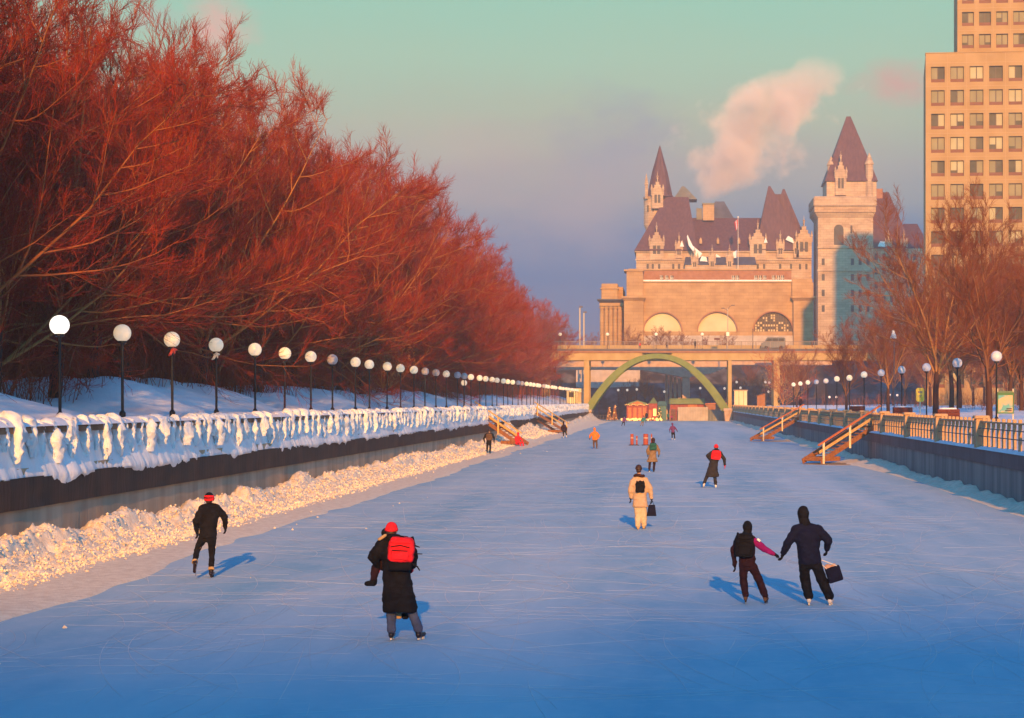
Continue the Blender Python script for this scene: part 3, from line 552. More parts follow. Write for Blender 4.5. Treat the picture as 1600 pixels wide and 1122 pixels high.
# ------------------------------------------------------------------ materials with a structure of their own
def ice_material():
    m = bpy.data.materials.new('ice'); m.use_nodes = True; MATS['ice'] = m
    nt = m.node_tree; N = nt.nodes; L = nt.links; b = N['Principled BSDF']
    tc = N.new('ShaderNodeTexCoord')
    def nz(scale, st, det=6, rot=0, dist=0.0, rough=.55):
        mp = N.new('ShaderNodeMapping'); mp.inputs['Scale'].default_value = st; mp.inputs['Rotation'].default_value = (0, 0, rot)
        L.new(tc.outputs['Object'], mp.inputs[0])
        n = N.new('ShaderNodeTexNoise'); n.inputs['Scale'].default_value = scale; n.inputs['Detail'].default_value = det
        n.inputs['Distortion'].default_value = dist; n.inputs['Roughness'].default_value = rough
        L.new(mp.outputs[0], n.inputs['Vector']); return n.outputs['Fac']
    def ramp(f, stops):
        n = N.new('ShaderNodeValToRGB'); e = n.color_ramp.elements
        while len(e) < len(stops): e.new(.5)
        for k, (p, c) in zip(e, stops): k.position = p; k.color = (*c, 1)
        L.new(f, n.inputs[0]); return n.outputs[0]
    def mix(f, a, bb):
        n = N.new('ShaderNodeMix'); n.data_type = 'RGBA'
        L.new(f, n.inputs[0])
        for i, x in ((6, a), (7, bb)):
            if isinstance(x, tuple): n.inputs[i].default_value = (*x, 1)
            else: L.new(x, n.inputs[i])
        return n.outputs[2]
    base = ramp(nz(.34, (1, .05, 1), 6, .03), [(.32, (.25, .46, .58)), (.68, (.48, .62, .69))])
    streak = ramp(nz(.7, (1, .5, 1), 8, .06, .5, .6), [(.44, (0, 0, 0)), (.80, (.8, .8, .8))])
    dust = mix(streak, base, (.54, .63, .68))
    scr = ramp(nz(4.0, (1, .8, 1), 4, -.1, .3), [(.5, (0, 0, 0)), (.78, (.35, .35, .35))])
    fin = mix(scr, dust, (.60, .66, .72))
    L.new(fin, b.inputs['Base Color'])
    r = ramp(nz(.5, (1, .3, 1), 5), [(.35, (.55, .55, .55)), (.7, (.8, .8, .8))]); L.new(r, b.inputs['Roughness'])
    b.inputs['Specular IOR Level'].default_value = 0.0
    bp = N.new('ShaderNodeBump'); bp.inputs['Strength'].default_value = .35; bp.inputs['Distance'].default_value = .02
    L.new(nz(3.0, (1, .35, 1), 6), bp.inputs['Height']); L.new(bp.outputs[0], b.inputs['Normal'])
ice_material()

def grid(xs, ys, fn):         # fn(X, Y) -> Z
    X, Y = np.meshgrid(xs, ys); V = np.stack([X.ravel(), Y.ravel(), fn(X.ravel(), Y.ravel())], 1)
    nx, ny = len(xs), len(ys); i = np.arange(ny - 1)[:, None] * nx + np.arange(nx - 1)[None, :]; i = i.ravel()
    return V, np.stack([i, i + 1, i + 1 + nx, i + nx], 1)
def sstep(a, b, x):
    t = np.clip((x - a) / (b - a), 0, 1); return t * t * (3 - 2 * t)
def ylog(a, b, k): 
    n = int(math.log(b / a) / k); return a * np.exp(np.linspace(0, math.log(b / a), n))

XL, XR = -15.0, 12.0          # canal walls
# ground far and wide, ice, banks
o = np_mesh('ground', *grid(np.linspace(-6000, 6000, 13), np.linspace(-6000, 6000, 13), lambda x, y: x * 0 - .6), M('snow')); tag(o, kind='structure')
V, Fc = grid(np.linspace(XL - .4, XR + .4, 30), np.linspace(-41, 420, 60), lambda x, y: x * 0)
tag(np_mesh('ice', V, Fc, M('ice')), kind='structure')

def left_ground(x, y):
    dd = XL - x
    P = np.stack([x * .16, y * .10, x * 0], 1)
    z = 3.02 + .10 * sstep(.2, 1.5, dd) + 1.0 * sstep(2.2, 7.5, dd) * (1 + .55 * fbm(P, 3, 5)) + 1.2 * sstep(12, 50, dd)
    z = z + .09 * fbm(np.stack([x * .7, y * .45, x * 0], 1), 3, 9) * sstep(.3, 1.5, dd)
    z = z + .35 * sstep(2.5, 5, dd) * fbm(np.stack([x * .3, y * .22, x * 0 + 4], 1), 2, 21)
    return z
ys = np.concatenate([np.linspace(-90, 28, 40), ylog(30, 455, .008)])
V, Fc = grid(np.concatenate([np.linspace(XL - 60, XL - 14, 14), np.linspace(XL - 13.5, XL - .32, 60)]), ys, left_ground)
tag(np_mesh('snowy_bank', V, Fc, M('snow'), smooth=True), kind='structure')
def right_ground(x, y):
    dd = x - XR
    z = 1.9 + .75 * sstep(.6, 1.6, dd) + .25 * sstep(3, 12, dd) + .3 * sstep(20, 60, dd)
    z = z + .06 * fbm(np.stack([x * .5, y * .3, x * 0], 1), 3, 33) * sstep(.3, 2, dd)
    z = z + .14 * fbm(np.stack([x * .16, y * .1, x * 0], 1), 2, 37) * sstep(3, 8, dd)
    return z
V, Fc = grid(np.concatenate([np.linspace(XR + .3, XR + 16, 50), np.linspace(XR + 18, XR + 150, 30)]), ys, right_ground)
tag(np_mesh('park_ground', V, Fc, M('snow'), smooth=True), kind='structure')
def hill(x, y):
    z = -.4 + 13.6 * sstep(424, 446, y + 4 * vnoise(np.stack([x * .05, y * 0, y * 0], 1), 3)) + .4 * fbm(np.stack([x * .1, y * .1, x * 0], 1), 3, 2)
    z = np.where(np.abs(x + 1) > 20, np.maximum(z, 2.4 + .2 * vnoise(np.stack([x * .2, y * .2, x * 0], 1))), z)
    return z
V, Fc = grid(np.linspace(-260, 300, 110), np.concatenate([np.linspace(416, 470, 40), np.linspace(480, 900, 12)]), hill)
mat('hill_brush', (.035, .028, .03), (.16, .15, .17), .35, .9, .6, 3, lo=.45, hi=.72)
tag(np_mesh('hillside', V, Fc, M('hill_brush'), smooth=True), kind='structure')

# snow bank heaped along the left wall, with blocky ridge and crumbled foot
def bank_z(x, y):
    dd = x - XL; q = lambda f_, c: np.stack([y * f_, y * 0, y * 0 + c], 1)
    toe = 1.95 + .30 * vnoise(q(.16, 0), 41) + .12 * vnoise(q(.9, 0), 40) + .25 * sstep(60, 30, y)
    flat = 4.0 + .30 * vnoise(q(.08, 4), 42) + .15 * vnoise(q(.5, 7), 39)
    gap = 1 - np.exp(-((y - 168) / 5.0) ** 2) * .9 - np.exp(-((y - 231) / 6.0) ** 2) * .9
    ridge_h = .21 * np.clip(.50 + 1.25 * vnoise(q(.30, 2), 43) + .55 * vnoise(q(1.5, 0), 44) + .25 * vnoise(q(4.0, 1), 38), 0.0, 1.8)
    rx = .85 + .20 * vnoise(q(.5, 0), 45)
    base = .40 * np.clip(1 - (dd - .55) / (toe - .55), 0, 1) ** 1.15
    base = np.where(dd < .55, .40 - .12 * sstep(.55, .1, dd), base)
    side = np.where(dd < rx, .50, .20)                       # blocks left by the plough: steep face towards the ice
    rid = ridge_h * np.exp(-(np.abs(dd - rx) / side) ** 4)
    body = np.clip(1.25 - dd / toe, 0, 1)
    lump = fbm(np.stack([x * 2.6, y * 1.3, x * 0], 1), 4, 47, .62) * .10 + fbm(np.stack([x * 9, y * 6, x * 0], 1), 3, 48, .7) * .075
    heap = sstep(150, 185, y) * .8 * (1 - sstep(.2, 3.6, dd)) * np.clip(.6 + .8 * vnoise(q(.12, 9), 50), .1, 1.3)
    crust = .030 + .008 * fbm(np.stack([x * 1.6, y * .5, x * 0], 1), 3, 52) + .012 * np.clip(fbm(np.stack([x * 7, y * 4, x * 0], 1), 2, 53), 0, 1) * sstep(3.4, 1.8, dd)
    z = (base + rid + heap) * np.clip(gap, .05, 1) + lump * np.clip(body * 1.7, 0, 1) * (.5 + .5 * gap)
    end = 1 - sstep(flat - .25, flat + .35, dd)
    return (np.maximum(z, 0) + crust) * end - .03 * (1 - end)
V, Fc = grid(np.linspace(XL + .01, XL + 5.3, 110), ylog(24, 382, .0026), bank_z)
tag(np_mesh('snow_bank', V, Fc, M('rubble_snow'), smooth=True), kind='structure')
def bank_r(x, y):
    dd = XR - x
    n = .5 + .6 * vnoise(np.stack([y * .14, y * 0, y * 0], 1), 61) + .5 * vnoise(np.stack([y * .7, y * 0, y * 0], 1), 62)
    w_ = .9 + .5 * vnoise(np.stack([y * .09, y * 0, y * 0 + 3], 1), 63) + .9 * np.exp(-((y - 121) / 5) ** 2) + .6 * np.exp(-((y - 190) / 7) ** 2)
    z = (.16 + .2 * np.clip(n, 0, 1)) * (1 - sstep(0, 1, dd / w_)) + .03 * fbm(np.stack([x * 3, y * 1.2, x * 0], 1), 3, 64) * (1 - sstep(.7, 1.1, dd / w_))
    return z + .010 - .03 * sstep(.85, 1.2, dd / w_)
V, Fc = grid(np.linspace(XR - 3.0, XR - .01, 40), ylog(24, 382, .006), bank_r)
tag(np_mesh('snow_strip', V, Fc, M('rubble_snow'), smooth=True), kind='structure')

# loose lumps of snow on the bank and scattered over the ice edge
def lumps(n, seed):
    rng = np.random.default_rng(seed)
    base = np.array([(1, 0, 0), (-1, 0, 0), (0, 1, 0), (0, -1, 0), (0, 0, 1), (0, 0, -1)], float)
    fs = np.array([(0, 2, 4), (2, 1, 4), (1, 3, 4), (3, 0, 4), (2, 0, 5), (1, 2, 5), (3, 1, 5), (0, 3, 5)])
    y = 26 * np.exp(rng.random(n) * math.log(230 / 26)); dd = .6 + 1.7 * rng.random(n) ** .9 + .5 * rng.random(n) ** 4
    stray = rng.random(n) < .006; dd = np.where(stray, 2.2 + rng.random(n) ** 2 * 4.6, dd)
    x = XL + dd; s = (.008 + .034 * rng.random(n) ** 3.0) * np.where(stray, .8, 1) * (1 + y / 160)
    z = bank_z(x, y); z = np.maximum(z, 0) + s * .25
    B = base[None] * s[:, None, None] * (.6 + .8 * rng.random((n, 6, 3)))
    th = rng.random(n) * 6.28; c, sn = np.cos(th)[:, None], np.sin(th)[:, None]
    bx = B[..., 0] * c - B[..., 1] * sn; by = B[..., 0] * sn + B[..., 1] * c
    V = np.stack([bx + x[:, None], by + y[:, None], B[..., 2] * .85 + z[:, None]], 2).reshape(-1, 3)
    return V, (fs[None] + (np.arange(n) * 6)[:, None, None]).reshape(-1, 3)
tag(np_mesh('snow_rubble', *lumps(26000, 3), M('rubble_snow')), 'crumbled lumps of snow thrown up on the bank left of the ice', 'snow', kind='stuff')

# cuts left by skate blades: thin raised strokes of ice dust, long shallow arcs
def cuts(n, seed):
    rng = np.random.default_rng(seed); k = 9
    y0 = 22 * np.exp(rng.random(n) ** .8 * math.log(190 / 22)); x0 = rng.uniform(-10.5, 11.0, n); ln = rng.uniform(1.0, 7.0, n) * (1 + y0 / 120); th = math.pi / 2 + rng.normal(0, .30, n) + np.where(rng.random(n) < .18, math.pi / 2 + rng.normal(0, .35, n), 0)
    cv = rng.normal(0, .10, n) / np.maximum(ln / 4, 1); t = np.linspace(-.5, .5, k)[None]
    a = th[:, None] + cv[:, None] * t * ln[:, None]; st = (ln / (k - 1))[:, None]
    x = x0[:, None] + np.cumsum(np.cos(a) * st, 1); y = y0[:, None] + np.cumsum(np.sin(a) * st, 1)
    w = (rng.uniform(.002, .008, n) * (1 + y0 / 200))[:, None] * np.sqrt(np.clip(1 - (2 * t) ** 2, .02, 1))
    nx, ny = -np.sin(a) * w, np.cos(a) * w; z = np.full_like(x, .004)
    V = np.stack([np.stack([x - nx, y - ny, z], 2), np.stack([x, y, z + .0022], 2), np.stack([x + nx, y + ny, z], 2)], 2)
    idx = np.arange(n * k * 3).reshape(n, k, 3); q = [np.stack([idx[:, :-1, j], idx[:, :-1, j + 1], idx[:, 1:, j + 1], idx[:, 1:, j]], -1).reshape(-1, 4) for j in (0, 1)]
    V = V.reshape(-1, 3); keep = (V[:, 0] > XL + 3.6) & (V[:, 0] < XR - .9); Fq = np.concatenate(q); return V, Fq[keep[Fq].all(1)]
mat('ice_dust', (.56, .62, .66), (.70, .73, .75), 3, .9, spec=.0)
tag(np_mesh('skate_cuts', *cuts(1700, 12), M('ice_dust')), 'thin pale cuts of skate blades criss crossing the canal ice', 'skate cuts', kind='stuff')

# ------------------------------------------------------------------ canal walls
def wall(name, label, x0, x1, parts):
    t = thing(name, label, 'wall', ((x0 + x1) / 2, 30, 0)); off = t.location
    for nm, m, (a0, a1, z0, z1) in parts: MB().box(a0, a1, -60, 386, z0, z1).build(nm, m, t, off)
    return t
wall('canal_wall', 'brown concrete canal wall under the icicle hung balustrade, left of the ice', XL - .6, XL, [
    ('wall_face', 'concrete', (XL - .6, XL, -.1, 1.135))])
lw = [o for o in bpy.data.objects if o.name == 'canal_wall'][0]; off = lw.location
# dark band: a proud beam with a ragged lower edge of ice
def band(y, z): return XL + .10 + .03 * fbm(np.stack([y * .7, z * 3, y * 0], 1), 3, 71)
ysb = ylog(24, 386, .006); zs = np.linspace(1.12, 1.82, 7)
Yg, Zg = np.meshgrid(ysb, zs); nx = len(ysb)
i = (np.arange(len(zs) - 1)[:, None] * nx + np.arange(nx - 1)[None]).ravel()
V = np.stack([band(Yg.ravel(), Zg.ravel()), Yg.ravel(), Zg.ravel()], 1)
b1 = np_mesh('beam_face', V - np.array(off), np.stack([i, i + 1, i + 1 + nx, i + nx], 1), M('beam_dark'), lw, True)
MB().box(XL - .6, XL + .07, -60, 386, 1.14, 1.84).build('beam_core', 'beam_dark', lw, off)
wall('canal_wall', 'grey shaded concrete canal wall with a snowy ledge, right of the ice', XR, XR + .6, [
    ('wall_face', 'concrete_shade', (XR, XR + .5, -.1, 1.25)), ('dark_band', 'band_slate', (XR - .05, XR + .5, 1.255, 1.78))])
rw = [o for o in bpy.data.objects if o.name.startswith('canal_wall')][-1]
V, Fc = grid(np.linspace(XR - .10, XR + .62, 10), ylog(24, 386, .012), lambda x, y: 1.785 + .11 * np.sin(np.clip((x - XR + .1) / .72, 0, 1) * math.pi) * (1 + .5 * fbm(np.stack([x * 2, y * .8, x * 0], 1), 2, 81)))
np_mesh('ledge_snow', V - np.array(rw.location), Fc, M('snow'), rw, True)

# ------------------------------------------------------------------ left balustrade hung with ice
SP = 1.5
mat('rusty_rail', (.16, .075, .04), (.28, .16, .09), 2, .8, .3, 12)
lb = thing('icy_balustrade', 'stone balustrade buried in frozen drapes of snow and ice above the left canal wall', 'balustrade', (XL - .2, 60, 1.85)); off = lb.location
MB().box(XL - .32, XL - .02, 20, 384, 1.85, 2.05).build('plinth', 'sand_stone', lb, off)
mb = MB()
for k in range(60): y0 = 20 + k * 6.07; mb.cbox(XL - .34, XL + .0, y0, y0 + 5.95, 2.86, 3.02, .03)
mb.build('top_rail', 'rusty_rail', lb, off)
# the apron: ice sheet behind and below the posts
def sheet(y0, y1, k, nz, seed):
    ysb = ylog(y0, y1, k); zs = np.linspace(1.70, 2.98, nz); Yg, Zg = np.meshgrid(ysb, zs); Y = Yg.ravel(); Z = Zg.ravel(); nx = len(ysb)
    t = (Z - 1.70) / 1.28
    rib = fbm(np.stack([Y * 3.4, Z * .35, Y * 0], 1), 3, seed, .55)
    low = np.exp(-(t / .42) ** 2)
    X = XL - .16 + (.30 + .10 * vnoise(np.stack([Y * .35, Z * 0, Z * 0], 1), seed + 3)) * low + .055 * rib * (.35 + low) - .10 * np.exp(-((t) / .05) ** 2)
    Z2 = Z + np.where(t < .01, .13 * vnoise(np.stack([Y * 1.7, Y * 0, Y * 0], 1), seed + 5) + .10 * vnoise(np.stack([Y * .3, Y * 0, Y * 0], 1), seed + 6) + .04, 0)
    i = (np.arange(nz - 1)[:, None] * nx + np.arange(nx - 1)[None]).ravel()
    return np.stack([X, Y, Z2], 1), np.stack([i, i + 1, i + 1 + nx, i + nx], 1)
V, Fc = sheet(24, 384, .0022, 16, 90)
np_mesh('ice_apron', V - np.array(off), Fc, M('ice_crust'), lb, True)
V, Fc = grid(np.linspace(XL - .75, XL + .05, 9), ylog(24, 384, .006), lambda x, y: 3.02 + .13 * np.sin(np.clip((x - XL + .75) / .8, 0, 1) * math.pi) ** .7 * np.clip(.75 + 1.0 * vnoise(np.stack([y * .45, x, x * 0], 1), 95) + .8 * vnoise(np.stack([y * 1.7, x * 2, x * 0], 1), 96), 0, 1.9))
np_mesh('snow_cap', V - np.array(off), Fc, M('snow'), lb, True)
def drape(seed):              # one post under its hanging fold of ice
    rng = np.random.default_rng(seed); nz, na = 22, 18; vs = []; lean = rng.uniform(-.14, .14); fat = rng.uniform(.8, 1.15); ln = rng.uniform(.72, 1.0)
    for a in range(nz):
        t = a / (nz - 1); z = 1.45 - t * 1.24 * ln
        wy = (.29 * math.sin(min(1, t * 7 + .12) * math.pi / 2) * (1 - .88 * t ** .85)) * fat + .012
        wx = (.27 * math.sin(min(1, t * 7 + .12) * math.pi / 2) * (1 - .74 * t ** 1.1)) + .012
        cx = -.02 + .20 * math.sin(min(1, t * 1.5) * math.pi / 2); cy = lean * t + .03 * math.sin(t * 6 + seed)
        for k in range(na):
            th = 2 * math.pi * k / na
            vs.append((cx + wx * math.cos(th), cy + wy * math.sin(th), z))
    V = np.array(vs); nrm = fbm(V * np.array([8, 13, 2.6]) + seed * 3.1, 4, seed, .6); rad = V.copy(); 
    V[:, :2] += nrm[:, None] * .085 * np.sign(V[:, :2] - np.array([.1, 0])) * np.minimum(1, np.abs(V[:, :2] - np.array([.1, 0])) / .08)
    fs = []
    for a in range(nz - 1):
        for k in range(na): k2 = (k + 1) % na; fs.append((a * na + k, (a + 1) * na + k, (a + 1) * na + k2, a * na + k2))
    return V, np.array(fs)
DR = []
for s in range(9):
    V, Fc = drape(s + 1); me_o = np_mesh('ice_drape', V, Fc, M('ice_crust'), lb, True); DR.append(me_o)
posts_y = [38 + SP * k for k in range(230)]
far_v, far_f, n0 = [], [], 0
for k, y in enumerate(posts_y):
    s = random.randrange(9)
    if k < 100:
        o = DR[k] if k < 9 else DR[s].copy()
        if k >= 9: col.objects.link(o)
        o.parent = lb; o.location = (XL - .2 - off[0], y + random.uniform(-.1, .1) - off[1], 1.85 - off[2] + random.uniform(-.06, .03)); o.scale = (random.uniform(.75, 1.2), random.uniform(.65, 1.35), random.uniform(.82, 1.06)); o.rotation_euler = (random.uniform(-.10, .10), 0, random.uniform(-.3, .3))
    else:
        V, Fc = drape(s + 1); far_v.append(V + np.array([XL - .2, y, 1.85]) - np.array(off)); far_f.append(Fc + n0); n0 += len(V)
sv, sf, sn = [], [], 0
for k in range(240):
    s = random.randrange(9); V, Fc = drape(s + 1); a = random.uniform(.30, .62); V = V * np.array([random.uniform(.5, .8), a, random.uniform(.55, .9)]); V[:, 2] += 1.45 - V[:, 2].max() - random.uniform(.02, .16)
    sv.append(V + np.array([XL - .2, 38 + SP * (k * .62) + random.uniform(-.35, .35), 1.85]) - np.array(off)); sf.append(Fc + sn); sn += len(V)
tag(np_mesh('small_drapes', np.concatenate(sv), np.concatenate(sf), M('ice_crust'), lb, True), kind='stuff')
tag(np_mesh('distant_drapes', np.concatenate(far_v), np.concatenate(far_f), M('ice_crust'), lb, True), kind='stuff')
mb = MB()
for y in posts_y[:100]: mb.box(XL - .42, XL - .22, y - .10, y + .10, 2.05, 2.85)
tag(mb.build('post_row', 'wood_dark', lb, off), kind='stuff')

# ------------------------------------------------------------------ right balustrade
rb = thing('stone_balustrade', 'sunlit stone balustrade with square balusters along the right canal wall', 'balustrade', (XR + .2, 60, 1.85)); off = rb.location
BAY = 12.0; y = 44.0; nb = 0; mbs = MB(); rail = MB(); k = 0; PIPE = MB(); ped0 = None; bal0 = None
gaps = [(122.0, 124.2), (191.0, 193.2)]
def ingap(a): return any(g0 - .3 < a < g1 + .3 for g0, g1 in gaps)
while y < 384:
    if ped0 is None:
        m_ = MB(); m_.cbox(-.24, .24, -.28, .28, -.05, 1.10, .03); m_.cbox(-.30, .30, -.34, .34, 1.105, 1.22, .04); ped0 = m_.build('pedestal', 'post_stone', rb); p = ped0
    else: p = ped0.copy(); col.objects.link(p)
    p.parent = rb; p.location = (0, y - off[1], 0)
    ys_ = [y + .75 + j * 1.17 for j in range(10)]
    rail.cbox(XR + .10, XR + .30, y + .35, y + BAY - .35, 2.80, 2.86, .015)
    PIPE.tube((XR + .08, y + .2, 2.58), (XR + .08, y + BAY - .2, 2.58), .022, n=6); PIPE.tube((XR + .08, y + .2, 2.28), (XR + .08, y + BAY - .2, 2.28), .022, n=6)
    for yb in ys_:
        if nb < 100:
            if bal0 is None: m_ = MB(); m_.cbox(-.065, .065, -.055, .055, .02, 1.13, .02); bal0 = m_.build('baluster', 'post_stone', rb); p = bal0
            else: p = bal0.copy(); col.objects.link(p)
            p.parent = rb; p.location = (0, yb - off[1], 0)
        else: mbs.box(XR + .135, XR + .265, yb - .055, yb + .055, 1.87, 2.98)
        nb += 1
    y += BAY
rail.build('coping', 'post_stone', rb, off); PIPE.build('pipe_rail', 'pipe', rb, off); tag(mbs.build('distant_balusters', 'post_stone', rb, off), kind='stuff')
# ------------------------------------------------------------------ bare trees
def tree_material():
    def mk(name, limb, limb2, twig, twig2):
        m = bpy.data.materials.new(name); m.use_nodes = True; MATS[name] = m
        nt = m.node_tree; N = nt.nodes; L = nt.links; b = N['Principled BSDF']; b.inputs['Roughness'].default_value = .75; b.inputs['Specular IOR Level'].default_value = .2
        at_ = N.new('ShaderNodeAttribute'); at_.attribute_name = 'lv'
        oi = N.new('ShaderNodeObjectInfo'); tc = N.new('ShaderNodeTexCoord')
        nz = N.new('ShaderNodeTexNoise'); nz.inputs['Scale'].default_value = .45; nz.inputs['Detail'].default_value = 4; L.new(tc.outputs['Object'], nz.inputs[0])
        def mx(f, a, c):
            n = N.new('ShaderNodeMix'); n.data_type = 'RGBA'; L.new(f, n.inputs[0])
            for i, x in ((6, a), (7, c)):
                if isinstance(x, tuple): n.inputs[i].default_value = (*x, 1)
                else: L.new(x, n.inputs[i])
            return n.outputs[2]
        A = mx(oi.outputs['Random'], limb, limb2); B = mx(nz.outputs['Fac'], twig, twig2)
        L.new(mx(at_.outputs['Fac'], A, B), b.inputs['Base Color'])
    mk('red_twigs', (.54, .22, .06), (.34, .115, .035), (.46, .040, .012), (.21, .014, .009))
    mk('brown_twigs', (.40, .20, .07), (.22, .095, .045), (.34, .095, .03), (.17, .04, .024))
    mk('bark', (.055, .022, .018), (.09, .042, .028), (.10, .05, .04), (.10, .05, .04))
tree_material()

def rot_about(v, axis, ang):
    c, s = np.cos(ang)[:, None], np.sin(ang)[:, None]
    return v * c + np.cross(axis, v) * s + axis * (axis * v).sum(1, keepdims=True) * (1 - c)
def unit(v): return v / (np.linalg.norm(v, axis=1, keepdims=True) + 1e-9)
def grow(p0, d0, ln, npt, up, wob, rng):
    """polylines from p0 along d0, bending towards 'up' and wandering; all branches at once"""
    n = len(p0); pts = np.zeros((n, npt, 3)); pts[:, 0] = p0; d = unit(d0); st = ln / (npt - 1)
    for k in range(1, npt):
        d = unit(d + np.array([0, 0, 1.0]) * np.broadcast_to(up, (n,))[:, None] + rng.normal(0, wob, (n, 3)))
        pts[:, k] = pts[:, k - 1] + d * st[:, None]
    return pts
def spawn(pts, ln, count, t0, t1, a0, a1, frac, rng, taper=.55, jitter=.3):
    n, npt, _ = pts.shape; B = np.repeat(np.arange(n), count)
    t = np.tile(np.linspace(t0, t1, count), n) + rng.uniform(-.5, .5, n * count) * (t1 - t0) / count; t = np.clip(t, .02, .995)
    f = t * (npt - 1); i = np.minimum(f.astype(int), npt - 2); u_ = (f - i)[:, None]
    p = pts[B, i] * (1 - u_) + pts[B, i + 1] * u_; d = unit(pts[B, i + 1] - pts[B, i])
    ax = unit(np.cross(d, rng.normal(0, 1, d.shape))); dd = rot_about(d, ax, np.radians(rng.uniform(a0, a1, len(B))))
    l = ln[B] * frac * (1 - taper * t) * (1 + rng.uniform(-jitter, jitter, len(B)))
    return p, dd, l, t, B
def tubes(pts, r0, r1, k):
    n, npt, _ = pts.shape
    d = np.empty_like(pts); d[:, 1:-1] = pts[:, 2:] - pts[:, :-2]; d[:, 0] = pts[:, 1] - pts[:, 0]; d[:, -1] = pts[:, -1] - pts[:, -2]
    d = d / (np.linalg.norm(d, axis=2, keepdims=True) + 1e-9)
    ref = np.zeros_like(d); ref[..., 2] = 1; m = np.abs(d[..., 2]) > .9; ref[m] = (1, 0, 0)
    a = np.cross(d, ref); a /= (np.linalg.norm(a, axis=2, keepdims=True) + 1e-9); b = np.cross(d, a)
    tt = np.linspace(0, 1, npt)[None, :]; rad = np.asarray(r0)[:, None] * (1 - tt) + np.asarray(r1)[:, None] * tt
    th = np.arange(k) * 2 * math.pi / k
    V = pts[:, :, None] + (a[:, :, None] * np.cos(th)[None, None, :, None] + b[:, :, None] * np.sin(th)[None, None, :, None]) * rad[:, :, None, None]
    idx = np.arange(n * npt * k).reshape(n, npt, k); i0 = idx[:, :-1]; i1 = idx[:, 1:]
    Fc = np.stack([i0, np.roll(i0, -1, 2), np.roll(i1, -1, 2), i1], -1).reshape(-1, 4)
    return V.reshape(-1, 3), Fc
def merge(parts):
    V, Fc, A, n = [], [], [], 0
    for v, f, lv in parts: V.append(v); Fc.append(f + n); A.append(np.full(len(v), lv) if np.isscalar(lv) else np.repeat(lv, len(v) // len(lv))); n += len(v)
    return np.concatenate(V), np.concatenate(Fc), np.concatenate(A)
def tree_mesh(seed, Ht, limbs, lean0, lean1, dens=1.0, twig=1.0, fork=.16, droop=0.0):
    rng = np.random.default_rng(seed)
    th = Ht * fork
    tr = grow(np.zeros((1, 3)) - np.array([[0, 0, .3]]), np.array([[rng.uniform(-.06, .06), rng.uniform(-.06, .06), 1]]), np.array([th + .3]), 6, .02, .03, rng)
    TV = tubes(tr, np.array([Ht * .0155]), np.array([Ht * .012]), 9)
    # limbs fan out of the top of the trunk
    az = np.arange(limbs) * 2 * math.pi / limbs + rng.uniform(-.35, .35, limbs); inc = np.radians(rng.uniform(lean0, lean1, limbs)); inc[0] = np.radians(6)
    d = np.stack([np.sin(inc) * np.cos(az), np.sin(inc) * np.sin(az), np.cos(inc)], 1)
    t = np.where(inc > R(55), rng.uniform(.42, .8, limbs), rng.uniform(.66, 1.0, limbs)); p = tr[0, 0] * (1 - t)[:, None] + tr[0, -1] * t[:, None]
    l1 = Ht * (1 - fork) * rng.uniform(.82, 1.02, limbs) * (1.04 - .22 * np.sin(inc)); l1[0] *= .86
    P1 = grow(p, d, l1, 10, .05, .07, rng); 
    p, d, l2, t, B = spawn(P1, l1, int(13 * dens), .12, .98, 24, 62, .50, rng, .62); P2 = grow(p, d, l2, 7, .085 - droop, .09, rng); r2 = .0034 * Ht * (1 - .72 * t)
    p, d, l3, t3, B3 = spawn(P2, l2, int(10 * dens), .12, .98, 22, 58, .42, rng, .5); l3 = np.maximum(l3, .7); P3 = grow(p, d, l3, 5, .10 - droop * .6, .10, rng)
    p, d, l4, t4, B4 = spawn(P3, l3, int(8 * dens), .12, 1.0, 14, 42, .58, rng, .4); l4 = np.clip(l4, .45, 1.9); P4 = grow(p, d, l4, 4, .07, .07, rng)
    p, d, l5, t5, B5 = spawn(P4, l4, 3, .2, .95, 12, 36, .66, rng, .3); l5 = np.clip(l5, .3, 1.1); P5 = grow(p, d, l5, 3, .05, .05, rng)
    one = lambda a, x: np.full(len(a), x)
    crown = merge([(*tubes(P1, Ht * .0074 * (1 - .5 * np.sin(inc)), one(P1, .012), 6), 0), (*tubes(P2, np.maximum(r2, .016), one(P2, .009), 4), .12),
                   (*tubes(P3, one(P3, .014 * twig), one(P3, .008 * twig), 3), rng.uniform(.25, .95, len(P3))), (*tubes(P4, one(P4, .0078 * twig), one(P4, .005 * twig), 3), np.clip(rng.normal(.88, .26, len(P4)), .1, 1)), (*tubes(P5, one(P5, .0054 * twig), one(P5, .0035 * twig), 3), np.clip(rng.normal(.95, .24, len(P5)), .1, 1))])
    return TV, crown
PROTO = []
def proto(seed, mt, *a, **k):
    TV, (V, Fc, A) = tree_mesh(seed, *a, **k)
    t = np_mesh('trunk', TV[0], TV[1], M('bark'), None, True, np.zeros(len(TV[0]))); c = np_mesh('crown', V, Fc, M(mt), None, True, A)
    md, cd = t.data, c.data; bpy.data.objects.remove(t); bpy.data.objects.remove(c); return md, cd
for s in range(5): PROTO.append(proto(100 + s, 'red_twigs', 18.0, 10, 16, 76, 1.0, 1.15, .15, .012 * (s % 3)))
for s in range(3): PROTO.append(proto(200 + s, 'brown_twigs', 16.0, 7, 12, 48, .92, 1.15, .22, 0))
def put_tree(v, loc, s, rz, label, group, name='bare_tree', sz=1.0, tilt=(0, 0)):
    md, cd = PROTO[v]; t = thing(name, label, 'tree', loc, rz, group); t.scale = (s, s, s * sz); t.rotation_euler = (tilt[0], tilt[1], rz)
    link(bpy.data.objects.new('trunk', md), t); link(bpy.data.objects.new('crown', cd), t); return t
